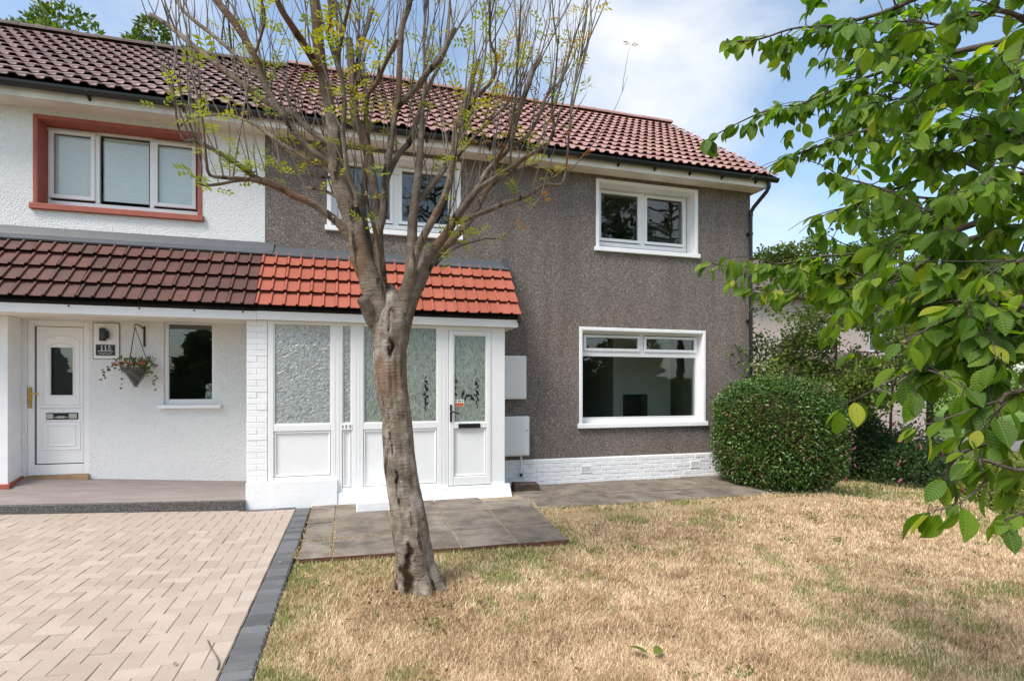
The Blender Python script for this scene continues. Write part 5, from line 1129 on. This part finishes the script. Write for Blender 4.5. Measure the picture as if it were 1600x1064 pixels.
for p, d in sel:
    orange = p.x > 1.0 and rt.random() < .30
    o = link('leaf_spray', sprays[rt.randrange(18, 22) if orange else rt.randrange(18)], rowan, p); s = rt.uniform(.10,.185)*(.7 if orange else 1); o.scale = (s,s,s); o.rotation_euler = (rt.uniform(-.5,.5), rt.uniform(-.5,.5), rt.uniform(0,6.28))

# ------------------------------------------------------------------ the cherry on the right
cherry = empty('cherry_tree', (3.32, 1.22, -0.1), 'leafy cherry tree with big drooping leaves reaching in from the right', 'tree')
limb_obj('trunk', [(3.36,1.20,-0.2,.15),(3.33,1.21,.3,.115),(3.32,1.22,1.2,.10),(3.32,1.22,2.1,.095),(3.30,1.25,2.7,.075),(3.26,1.35,3.4,.05),(3.1,1.6,4.2,.02)], 'bark_cherry', cherry, 24, 0.05, 0.12)
for Lb in CHERRY_LIMBS: limb_obj('limb', Lb, 'bark_cherry', cherry, 8, 0.03, 0.10)
rc = random.Random(5); ctw = MB(); spots = []
CHC = Vector((0, 0, 1.66))
def ctwig(p, d, l, r0):
    pts = [p]; dd = d.normalized(); n = 5
    for i in range(n):
        dd = (dd+Vector((rc.uniform(-.15,.15), rc.uniform(-.15,.15), rc.uniform(-.16,.06)))).normalized(); p = p+dd*(l/n); pts.append(p); spots.append((p, dd, 1.0 if i == n-1 else .55))
    ctw.tube(pts, [r0*(1-.6*i/n) for i in range(n+1)], 5, False)
for Lb in CHERRY_LIMBS:
    P, r = resample([p[:3] for p in Lb], [p[3] for p in Lb], 0.055)
    for i, (p, q) in enumerate(zip(P, r)):
        if q > 0.012: continue
        d = (P[min(i+1, len(P)-1)]-P[max(i-1, 0)]).normalized()
        spots.append((p, d, .9 if i < len(P)-1 else 1.0))
        px_ = pix(p.x, p.y, p.z)
        if px_ and px_[1] < 660 and px_[0] > 1200 and rc.random() < ((1.8 if px_[1] < 470 else 1.1) if px_[0] > 1440 else (.75 if px_[1] < 470 else .06)):
            sd = Vector((rc.uniform(-1,1), rc.uniform(-1,1), rc.uniform(-.35,.75))); [ctwig(p, (d*.5+Vector((rc.uniform(-1,1), rc.uniform(-1,1), rc.uniform(-.5,.75)))).normalized(), rc.uniform(.12,.36), .0035) for _ in range(2 if px_[0] > 1420 and rc.random() < .5 else 1)]
ctw.build('twigs', MT['bark_cherry'], cherry, kind='stuff')
ST = [(0,0.0),(.07,.10),(.2,.20),(.36,.262),(.52,.275),(.67,.24),(.80,.17),(.90,.085),(1.0,0.0)]
def cherry_leaf(seed):
    r = random.Random(seed); V = []; F = []; UV = []; drp = r.uniform(.12,.42); fold = r.uniform(.12,.34); tw_ = r.uniform(-.3,.3); cup = r.uniform(-.06,.06)
    for t, w in ST:
        z = -drp*t*t; yy = t*(1-.12*drp*t)
        for s in (-1, -.5, 0, .5, 1):
            ww = w*(1+0.05*math.sin(t*40+s)); x = s*ww; V.append((x, yy, z+fold*abs(x)+cup*math.sin(s*4)*w+tw_*x*t)); UV.append((.5+x, t))
    for i in range(len(ST)-1):
        for j in range(4): a = i*5+j; F.append((a, a+1, a+6, a+5))
    return V, F, UV
LEAFT = [cherry_leaf(q) for q in range(9)]
def leaf_me(q, rv):
    V, F, UV = LEAFT[q]; me = bpy.data.meshes.new('leaf'); me.from_pydata(V, [], F); me.materials.append(MT['leaf_cherry'])
    u = me.uv_layers.new(name='UVMap'); u.data.foreach_set('uv', [c for l in me.loops for c in UV[l.vertex_index]])
    a = me.attributes.new('rnd', 'FLOAT', 'FACE'); a.data.foreach_set('value', [rv]*len(F)); me.polygons.foreach_set('use_smooth', [True]*len(F)); me.update(); return me
LEAFM = [leaf_me(q % 9, rv) for q, rv in enumerate([.04,.12,.2,.28,.36,.44,.5,.57,.64,.7,.76,.82,.86,.66,.3,.4,.97,.15,.6,.25])]
leaves = []
for p, d, pr in spots:
    if rc.random() > pr: continue
    for k in range(rc.choice((2,2,3,3,4)) if pr < 1 else rc.choice((5,6,7))):
        az = rc.uniform(0, 2*math.pi); dirv = (Vector((math.cos(az)*.75, math.sin(az)*.75, 0)) + d*.5 + Vector((0,0,rc.uniform(-1.25,-.15)))).normalized()
        nrm = Vector((rc.uniform(-.5,.5), rc.uniform(-.7,.3), rc.uniform(.3,1))); nrm = (nrm-dirv*nrm.dot(dirv)).normalized()
        sd = dirv.cross(nrm); q = p + dirv*rc.uniform(.005,.03) + Vector((rc.uniform(-.015,.015), rc.uniform(-.015,.015), 0))
        s = rc.uniform(.05,.104); px_ = pix(q.x+dirv.x*s*.5, q.y+dirv.y*s*.5, q.z+dirv.z*s*.5)
        if not px_ or px_[2] < 0.9: continue
        vis = -20 < px_[0] < 1640 and -20 < px_[1] < 1084
        if px_[0] < 1092 and 0 < px_[1] < 480: continue
        if 1120 < px_[0] < 1262 and 262 < px_[1] < 388: continue
        if px_[0] < 1420 and 480 < px_[1] < 700 and rc.random() < .5: continue
        leaves.append((s/px_[2] if vis else 0, q, sd, dirv, nrm, s, rc.randrange(20)))
leaves.sort(key=lambda a: -a[0])
VV = []; FF = []; AA = []; UU = []; base = 0
RV = [.04,.12,.2,.28,.36,.44,.5,.57,.64,.7,.76,.82,.86,.66,.3,.4,.97,.15,.6,.25]
for i, (k, q, sd, dv, nr, s, mi) in enumerate(leaves):
    M3 = Matrix((sd, dv, nr)).transposed()
    if i < 300:
        o = link('leaf', LEAFM[mi], cherry, q); o.rotation_euler = M3.to_euler(); o.scale = (s, s, s)
    else:
        V, F, UV = LEAFT[mi % 9]; A3 = np.array(M3); VV.append(np.array(V)@A3.T*s+np.array(q)); FF.append(np.array(F)+base); base += len(V); AA += [RV[mi]]*len(F); UU.append(np.array(UV))
np_mesh('leaves', np.concatenate(VV), np.concatenate(FF), MT['leaf_cherry'], cherry, AA, kind='stuff', smooth=True, uv=np.concatenate(UU))
print('cherry leaves', len(leaves), 'rowan tips', len(tips))
# leaf stalks
m = MB()
for (k, q, sd, dv, nr, s, mi) in leaves[:900]: m.tube([q-dv*.03+Vector((0,0,.006)), q+dv*.004], [.0012,.0012], 3, False)
m.build('leaf_stalks', MT['bark_cherry'], cherry, kind='stuff')

# ------------------------------------------------------------------ sparse small leaved tree beyond the hedge
def airy_tree(name, base, h, spread, nleaf, mat, label, seed, size=(.035,.07), trunk_r=.06, group=None, low=0.25):
    t = empty(name, base, label, 'tree', group); r = random.Random(seed); rg = np.random.default_rng(seed)
    B = Vector(base); tr = MB(); top = B+Vector((r.uniform(-.2,.2)*h*.3, r.uniform(-.2,.2)*h*.3, h))
    pts = [B+Vector((0,0,-.3)), B.lerp(top,.3)+Vector((r.uniform(-.1,.1),0,0)), B.lerp(top,.65)+Vector((r.uniform(-.2,.2),0,0)), top]
    tr.tube(*resample(pts, [trunk_r, trunk_r*.8, trunk_r*.5, trunk_r*.12], .3), 8); tr.build('trunk', MT['bark_cherry'], t, smooth=True)
    lb = MB(); C = []; Dd = []
    for q in range(int(22+h*3)):
        f = low+(1-low)*r.random(); p = B.lerp(top, f); az = r.uniform(0, 6.28); reach = spread*(0.45+.7*r.random())*math.sqrt(max(.08, 1-(abs(f-.5)/.56)**2))
        e = p+Vector((math.cos(az)*reach, math.sin(az)*reach, r.uniform(-.05,.45)*reach)); mid = p.lerp(e,.5)+Vector((0,0,.1*reach))
        lb.tube([p, mid, e], [trunk_r*.28, trunk_r*.17, .004], 5, False)
        for s in range(7):
            u = r.uniform(.3,1); p1 = p.lerp(mid, u*2) if u < .5 else mid.lerp(e, u*2-1)
            e1 = p1+Vector((r.gauss(0,1), r.gauss(0,1), r.gauss(-.1,.7)))*reach*.24; lb.tube([p1, e1], [.006,.002], 3, False)
            k = max(1, int(nleaf/(22+h*3)/7))
            for _ in range(k):
                w = r.random()**.7; C.append(p1.lerp(e1, w)+Vector((r.gauss(0,1),r.gauss(0,1),r.gauss(0,1)))*reach*.055); Dd.append((r.gauss(0,.7), r.gauss(0,.7), r.gauss(-.5,.6)))
    lb.build('limbs', MT['bark_cherry'], t, kind='stuff')
    n = len(C); V, F, A = leaf_cloud([tuple(c) for c in C], Dd, rg.uniform(*size, n), rg.beta(2,2,n), .55)
    np_mesh('crown', V, F, MT[mat], t, A, kind='stuff')
    return t
airy_tree('sparse_tree', (9.6,8.9,-.25), 4.8, 2.2, 19000, 'leaf_light', 'loose small leaved tree with light green leaves between hedge and cherry', 3, (.06,.11), .035)
airy_tree('sparse_tree', (11.9,9.6,-.6), 5.6, 2.3, 15000, 'leaf_light', 'light green small leaved tree farther right, mostly behind the cherry', 9, (.06,.11), .035)
def dense_tree(name, base, h, r, n, mat, label, seed, size, trunk_r=.2, conical=False, group=None):
    t = empty(name, base, label, 'tree', group); rg = np.random.default_rng(seed); B = np.array(base)
    m = MB(); m.tube([(B[0],B[1],B[2]-.3),(B[0],B[1],B[2]+h*.5),(B[0]+.1,B[1],B[2]+h*.78)], [trunk_r, trunk_r*.7, .03], 8); m.build('trunk', MT['bark_cherry'], t, smooth=True)
    if conical:
        f = rg.random(n)**1.3; az = rg.uniform(0, 6.283, n); lay = .75+.25*np.sin(f*h*5.0+az*2); rad = r*(1-f)*lay*np.sqrt(rg.uniform(.25,1,n)); P = np.stack([rad*np.cos(az), rad*np.sin(az), .6+f*(h-.6)-rad*.25], 1)+B
        Dd = np.stack([np.cos(az), np.sin(az), -.35+0*az], 1)+rg.normal(size=(n,3))*.45
    else:
        k = 26; cen = rg.normal(size=(k,3)); cen /= np.linalg.norm(cen,axis=1,keepdims=True); cen *= rg.uniform(.25,.85,(k,1))*np.array([r,r,h*.38]); cen[:,2] += h*.62
        idx = rg.integers(0,k,n); d = rg.normal(size=(n,3)); d /= np.linalg.norm(d,axis=1,keepdims=True); P = cen[idx]+d*(rg.uniform(.5,1,n)**.5)[:,None]*r*rg.uniform(.25,.45,(k,1))[idx]+B; Dd = d+rg.normal(size=(n,3))*.6
    V, F, A = leaf_cloud(P, Dd, rg.uniform(*size, n), rg.beta(2,2,n), .5); np_mesh('crown', V, F, MT[mat], t, A, kind='stuff'); return t
# behind the roof and behind the house
dense_tree('background_tree', (-9.9,21.5,-1.1), 18.4, 2.5, 12000, 'leaf_light', 'leafy treetop above the ridge of the white house at far left', 31, (.14,.28))
dense_tree('background_tree', (-5.95,20.5,-1.1), 16.3, 1.2, 9000, 'leaf_light', 'drooping treetop just above the roof behind the bare branches', 32, (.12,.24))
dense_tree('background_tree', (27.2,31.0,-1.1), 13.4, 2.4, 8000, 'leaf_light', 'rounded tree just right of the rain pipe beyond the house corner', 33, (.18,.3))
dense_tree('background_tree', (34,25,-1.1), 9.5, 4, 6000, 'leaf_shrub', 'dark tree down the street at far right, behind cherry leaves', 34, (.3,.5))
dense_tree('background_tree', (46,20,-1.1), 10.5, 5, 6000, 'leaf_shrub', 'large dark tree beyond the street at the right edge', 35, (.3,.55))
airy_tree('street_tree', (13.6,-8.0,-1.1), 13.0, 2.6, 9000, 'leaf_shrub', 'tall leafy tree behind the viewpoint, reflected in the left upstairs pane', 71, (.10,.2), .22, 'trees reflected in the windows', .55)
airy_tree('bare_tree', (17.6,-8.6,-1.1), 14.5, 3.4, 900, 'leaf_shrub', 'tall nearly bare tree behind the viewpoint, reflected in the right upstairs pane', 72, (.06,.12), .26, 'trees reflected in the windows', .45)
airy_tree('bare_tree', (4.3,-9.0,-1.1), 13.0, 3.0, 4500, 'leaf_shrub', 'tall tree behind the viewpoint, reflected in the middle upstairs window', 73, (.08,.16), .24, 'trees reflected in the windows', .45)
# trees across the road that stand behind the photographer and show in the window panes
for q, (x, y, h, r_, con) in enumerate([(-17.5,-21,6.6,2.6,1),(-13,-22,7.5,2.4,1),(-9.5,-24,6.4,2.6,0),(-6.0,-23,8.6,2.5,1),(-2.2,-25,6.6,3.2,0),(2.2,-24,7.4,3.2,0),(6.5,-25,6.8,3.3,0),(11,-24,7.6,3.2,0),(15.5,-22,6.9,3.2,0),(20,-20,7.2,3.2,0)]):
    dense_tree('conifer' if con else 'street_tree', (x,y,-1.1), h*.80+1.1, r_, 5200, 'conifer' if con else 'leaf_shrub', ('dark pointed conifer across the road, seen only as a reflection in the left windows' if con else 'dark rounded tree across the road, seen only as a reflection in the window panes'), 50+q, (.3,.6), .2, bool(con), 'trees reflected in the windows')
m = MB(); m.box(-24, 28, -27.5, -26.6, -1.2, 2.6); hd = m.build('clipped_hedge', MT['conifer'], None); tag(hd, 'long dark hedge across the road, seen only as a reflection in the windows', 'hedge')

# ------------------------------------------------------------------ pale house beyond the corner
bh = empty('beige_house', (21.5, 24.5, -1.1), 'pale pink rendered house with a brown roof beyond the house corner', 'house')
bw = (21.05,22.4,3.35,4.75,.18); bw2 = (24.3,26.0,3.35,4.75,.18); bw3 = (23.6,25.6,.4,1.9,.18)
m = MB(); wall_holes(m, 17.2, 28.0, -1.15, 5.9, 20.8, [bw, bw2, bw3]); m.quad((17.2,20.8,-1.15),(17.2,20.8,5.9),(17.2,28,5.9),(17.2,28,-1.15)); m.quad((28,20.8,-1.15),(28,28,-1.15),(28,28,5.9),(28,20.8,5.9)); m.quad((17.2,28,-1.15),(17.2,28,5.9),(28,28,5.9),(28,28,-1.15))
m.build('wall', MT['beige'], bh)
m = MB(); a0, a1, b0, b1, zz, zr = 16.7, 28.5, 20.3, 28.5, 5.85, 8.4
m.add([(a0,b0,zz),(a1,b0,zz),(a1,b1,zz),(a0,b1,zz),(a0+3.5,24.4,zr),(a1-3.5,24.4,zr),(a0,b0,zz-.12),(a1,b0,zz-.12),(a1,b1,zz-.12),(a0,b1,zz-.12)],[(0,1,5,4),(1,2,5),(2,3,4,5),(3,0,4),(6,7,1,0),(7,8,2,1),(8,9,3,2),(9,6,0,3),(6,9,8,7)]); m.build('roof', MT['slate'], bh)
for a, b, c, d, _ in (bw, bw2, bw3):
    m = MB(); frame_ring(m, a, b, c, d, 20.86, 20.92, .1); m.box((a+b)/2-.05,(a+b)/2+.05,20.861,20.92,c+.1,d-.1); w = m.build('window', MT['upvc'], bh); m = MB(); m.box(a+.1,b-.1,20.9,20.91,c+.1,d-.1); m.build('pane', MT['glass'], w); m = MB(); m.quad((a,21.3,c),(b,21.3,c),(b,21.3,d),(a,21.3,d)); m.build('blind', MT['curtain'], w)
m = MB(); m.prism_x([(18.9,2.05),(20.79,2.05),(20.79,3.3)], 19.2, 23.8); pr = m.build('porch_roof', MT['slate'], bh); m = MB(); m.box(19.2,23.8,18.9,20.79,1.75,2.04); m.build('fascia', MT['upvc'], pr)
m = MB(); m.box(19.4,23.6,19.1,20.79,-1.15,1.74); m.build('porch_wall', MT['beige'], bh)
m = MB(); m.box(17.45,17.75,20.78,20.84,-.2,1.9); m.build('door', MT['stone'], bh)

# ------------------------------------------------------------------ grass blades and litter
def inside_path(x, y):
    t = (y-5.55)/2.5; right = 2.283+(2.47-2.283)*np.clip((y-5.55)/1.65, 0, 1)
    return ((x < right) & (y > 5.645-0.036*(x+.5)-0.0)) | ((y > 7.085-.012*(x-2.4)) & (x < 7.1)) | (y > 8.75) & (x < 7.36)
N = 430000
u = RNG.uniform(-60, 1700, N*3); v = 604+np.exp(RNG.uniform(math.log(100), math.log(520), N*3))
zc = 855*(1.66+.06)/(v-604); rr_ = (u-800)/855*zc; gx = rr_*CY+zc*SY; gy = zc*CY-rr_*SY
ok = (gx > -.535) & (gy > 1.0) & ~inside_path(gx, gy); ok &= ~((np.abs(gx-7.25) < 1.0) & (np.abs(gy-7.75) < .85))
ok &= (gx-np.interp(gy, [-8,1.5,4.4,7.1,10.7,30],[3.5,4.9,7.42,9.9,11.75,16]) < 2.0) & (((gx-.52)**2+(gy-4.57)**2) > .033)
gx, gy = gx[ok][:N], gy[ok][:N]; n = len(gx)
LX = np.arange(-.6, 17, .1); LY = np.arange(-1, 26, .1); LZ = np.array([[lawn_z(x, y) for x in LX] for y in LY])
ix = np.clip(((gx-LX[0])/.1).astype(int), 0, len(LX)-2); iy = np.clip(((gy-LY[0])/.1).astype(int), 0, len(LY)-2); fx = (gx-LX[ix])/.1; fy = (gy-LY[iy])/.1
gz = (LZ[iy,ix]*(1-fx)+LZ[iy,ix+1]*fx)*(1-fy)+(LZ[iy+1,ix]*(1-fx)+LZ[iy+1,ix+1]*fx)*fy
def fnoise(x, y, s, seed):
    G_ = np.random.default_rng(seed).random((80, 80)); X = (x*s) % 78; Y = (y*s) % 78; i = X.astype(int); j = Y.astype(int); a = X-i; b = Y-j; a = a*a*(3-2*a); b = b*b*(3-2*b)
    return (G_[j,i]*(1-a)+G_[j,i+1]*a)*(1-b)+(G_[j+1,i]*(1-a)+G_[j+1,i+1]*a)*b
g1 = fnoise(gx+3, gy+9, .9, 1)*.55+fnoise(gx+5, gy+2, 2.6, 2)*.45; g2 = fnoise(gx+1, gy+4, 5.5, 3)
edge = np.exp(-np.abs(gx+.5)/.22)*.30+np.exp(-np.clip(5.6-gy, 0, 9)/.30)*(gx < 2.4)*(gy < 5.7)*.30+np.exp(-np.clip(7.08-gy, 0, 9)/.16)*(gx > 2.4)*.34+np.exp(-((gx-2.4)**2)/.04)*(gy > 5.5)*.2
edge += .16*np.exp(-((gx-.2)**2+(gy-5.3)**2)/.7)+.13*np.exp(-((gx-1.4)**2+(gy-4.9)**2)/.5)+.10*np.exp(-((gx-.45)**2+(gy-3.9)**2)/.05)
pg = np.clip((g1*.6+g2*.4-.56)*2.2, 0, .55)+edge; green = RNG.random(n) < np.clip(pg, 0, .72)
patch = fnoise(gx, gy, 3.2, 7)*.5+fnoise(gx, gy, 9, 8)*.5
rnd = np.where(green, RNG.uniform(.70, 1.0, n), np.clip(.10+.56*patch+RNG.normal(0,.20,n), 0, .66))
depth = gy*CY+gx*SY
ln = np.where(green, RNG.uniform(.025,.06,n), RNG.uniform(.022,.062,n))*(1+.05*np.clip(depth-4, 0, 4)); wd = np.clip(.0016*depth**.85, .0036, .012)*RNG.uniform(.6,1.5,n)
az = RNG.uniform(0, 6.283, n); lean = np.where(green, RNG.uniform(.15,.75,n), RNG.uniform(.35,1.4,n)); el = math.pi/2-lean
tipv = np.stack([np.cos(az)*np.cos(el), np.sin(az)*np.cos(el), np.sin(el)], 1)*ln[:,None]; side = np.stack([-np.sin(az+RNG.normal(0,.6,n)), np.cos(az), 0*az], 1)*wd[:,None]*.5
Bp = np.stack([gx, gy, gz-.004], 1)
V = np.stack([Bp-side, Bp+side, Bp+tipv], 1).reshape(-1, 3); F = np.arange(3*n).reshape(-1, 3)
rt_ = np.sqrt((gx-.56)**2+(gy-4.50)**2)
rnd = np.where((rt_ < .55) & (RNG.random(n) < np.exp(-rt_/.22)*1.4), RNG.uniform(0, .16, n), rnd)
tag(np_mesh('grass', V, F, MT['grass'], None, rnd), 'short dry straw coloured grass with green tufts', kind='stuff')
n = 420; lx_ = RNG.uniform(-.5, 8.5, n); ly_ = RNG.uniform(2.6, 8.5, n); kk = ~inside_path(lx_, ly_) & (lx_ < np.interp(ly_, [1.5,4.4,7.1,10.7],[4.9,7.4,9.9,11.7])); lx_, ly_ = lx_[kk], ly_[kk]
near = RNG.normal(size=(70,2))*.45+np.array([.55,4.3]); lx_ = np.concatenate([lx_, near[:,0]]); ly_ = np.concatenate([ly_, near[:,1]]); kk = ~inside_path(lx_, ly_) & (lx_ > -.5); lx_, ly_ = lx_[kk], ly_[kk]; n = len(lx_)
C = np.array([(x, y, lawn_z(x, y)+.028) for x, y in zip(lx_, ly_)]); V, F, A = leaf_cloud(C, unit(n)*np.array([1,1,.35]), RNG.uniform(.018,.05,n), RNG.random(n), .55, .2)
MT['litter'] = leafy('dead_leaf_litter', [(0.0,(0.05,0.03,0.02)), (0.5,(0.16,0.085,0.04)), (0.8,(0.30,0.17,0.06)), (1.0,(0.13,0.20,0.04))], .15, .7, .2)
tag(np_mesh('leaf_litter', V, F, MT['litter'], None, A), 'scattered small brown dead leaves and weed leaves on the lawn', kind='stuff')
n = 1500; cc = RNG.uniform(0,1,(38,2))*np.array([8.5,5.4])+np.array([-.4,2.7]); ii = RNG.integers(0,38,n); P2 = cc[ii]+RNG.normal(size=(n,2))*.06; kk = ~inside_path(P2[:,0], P2[:,1]) & (P2[:,0] > -.5) & (P2[:,0] < np.interp(P2[:,1], [1.5,4.4,7.1,10.7],[4.9,7.4,9.9,11.7])); P2 = P2[kk]; n = len(P2)
C = np.array([(x, y, lawn_z(x, y)+RNG.uniform(.008,.03)) for x, y in P2]); V, F, A = leaf_cloud(C, unit(n)*np.array([1,1,.3])+np.array([0,0,.2]), RNG.uniform(.015,.035,n), RNG.random(n)*.8, .6)
tag(np_mesh('lawn_weeds', V, F, MT['leaf_light'], None, A), 'small green weeds and clover patches dotted over the dry lawn', kind='stuff')
# weeds in the joints of the slabs
n = 900; k = RNG.integers(0, 3, n); tt = RNG.random(n)
wx = np.where(k == 0, -.20+RNG.normal(0,.016,n), np.where(k == 1, -.5+1.0*tt, -.52+RNG.normal(0,.02,n))); wy = np.where(k == 1, 6.28+RNG.normal(0,.012,n), 5.66+2.4*tt**1.6)
tv = unit(n)*.5+np.array([0,0,.8]); C = np.stack([wx, wy, 0*wx-.012], 1); V, F, A = leaf_cloud(C, tv, RNG.uniform(.015,.035,n), np.where(RNG.random(n) < .7, .4, .8)+RNG.normal(0,.05,n), .25)
tag(np_mesh('joint_weeds', V, F, MT['grass'], None, A), 'yellowed moss and weeds growing in the slab joints', kind='stuff')
def fallen(name, x, y, z, s, mat, label, rot, rv=.4, cat='leaf', grp=None):
    me = leaf_me(3, rv).copy(); me.materials.clear(); me.materials.append(MT[mat]); o = link(name, me, None, (x, y, z)); o.scale = (s,s,s); o.rotation_euler = rot; return tag(o, label, cat, grp)
fallen('fallen_leaf', 1.78, 3.05, lawn_z(1.8,3.05)+.05, .135, 'leaf_light', 'fresh green fallen leaf on the dry lawn at bottom middle', (.35,.2,.9), .5)
fallen('fallen_leaf', 1.90, 3.10, lawn_z(1.9,3.1)+.05, .11, 'leaf_light', 'second green fallen leaf beside the first on the lawn', (.2,-.5,2.2), .7)
fallen('yellow_leaf', 2.11, 5.33, lawn_z(2.1,5.33)+.05, .07, 'leaf_yellow', 'small yellow leaf on the grass below the right slab corner', (.5,.2,.4), .95)
m = MB(); m.tube([(-.905,3.99,.006),(-.855,3.85,.012),(-.80,3.73,.012),(-.765,3.64,.012),(-.755,3.56,.006)],[.004,.004,.0045,.004,.006],5); tag(m.build('fallen_twig', MT['twig']), 'thin curved brown twig lying on the pavers near the kerb', 'twig')
for i, (u_, v_) in enumerate([(272,1042),(237,935),(248,876),(436,880)]):
    z_ = 855*1.66/(v_-604); r_ = (u_-800)/855*z_; x_ = r_*CY+z_*SY; y_ = z_*CY-r_*SY
    fallen('dead_leaf', x_, y_, drive_z(x_)+.012, .035, 'wood', ['brown curled leaf on the nearest pavers','small dry leaf on the middle of the driveway','dry leaf farther back on the driveway','dry brown scrap on the grey kerb blocks'][i], (.3,.3,i*1.3), .5)
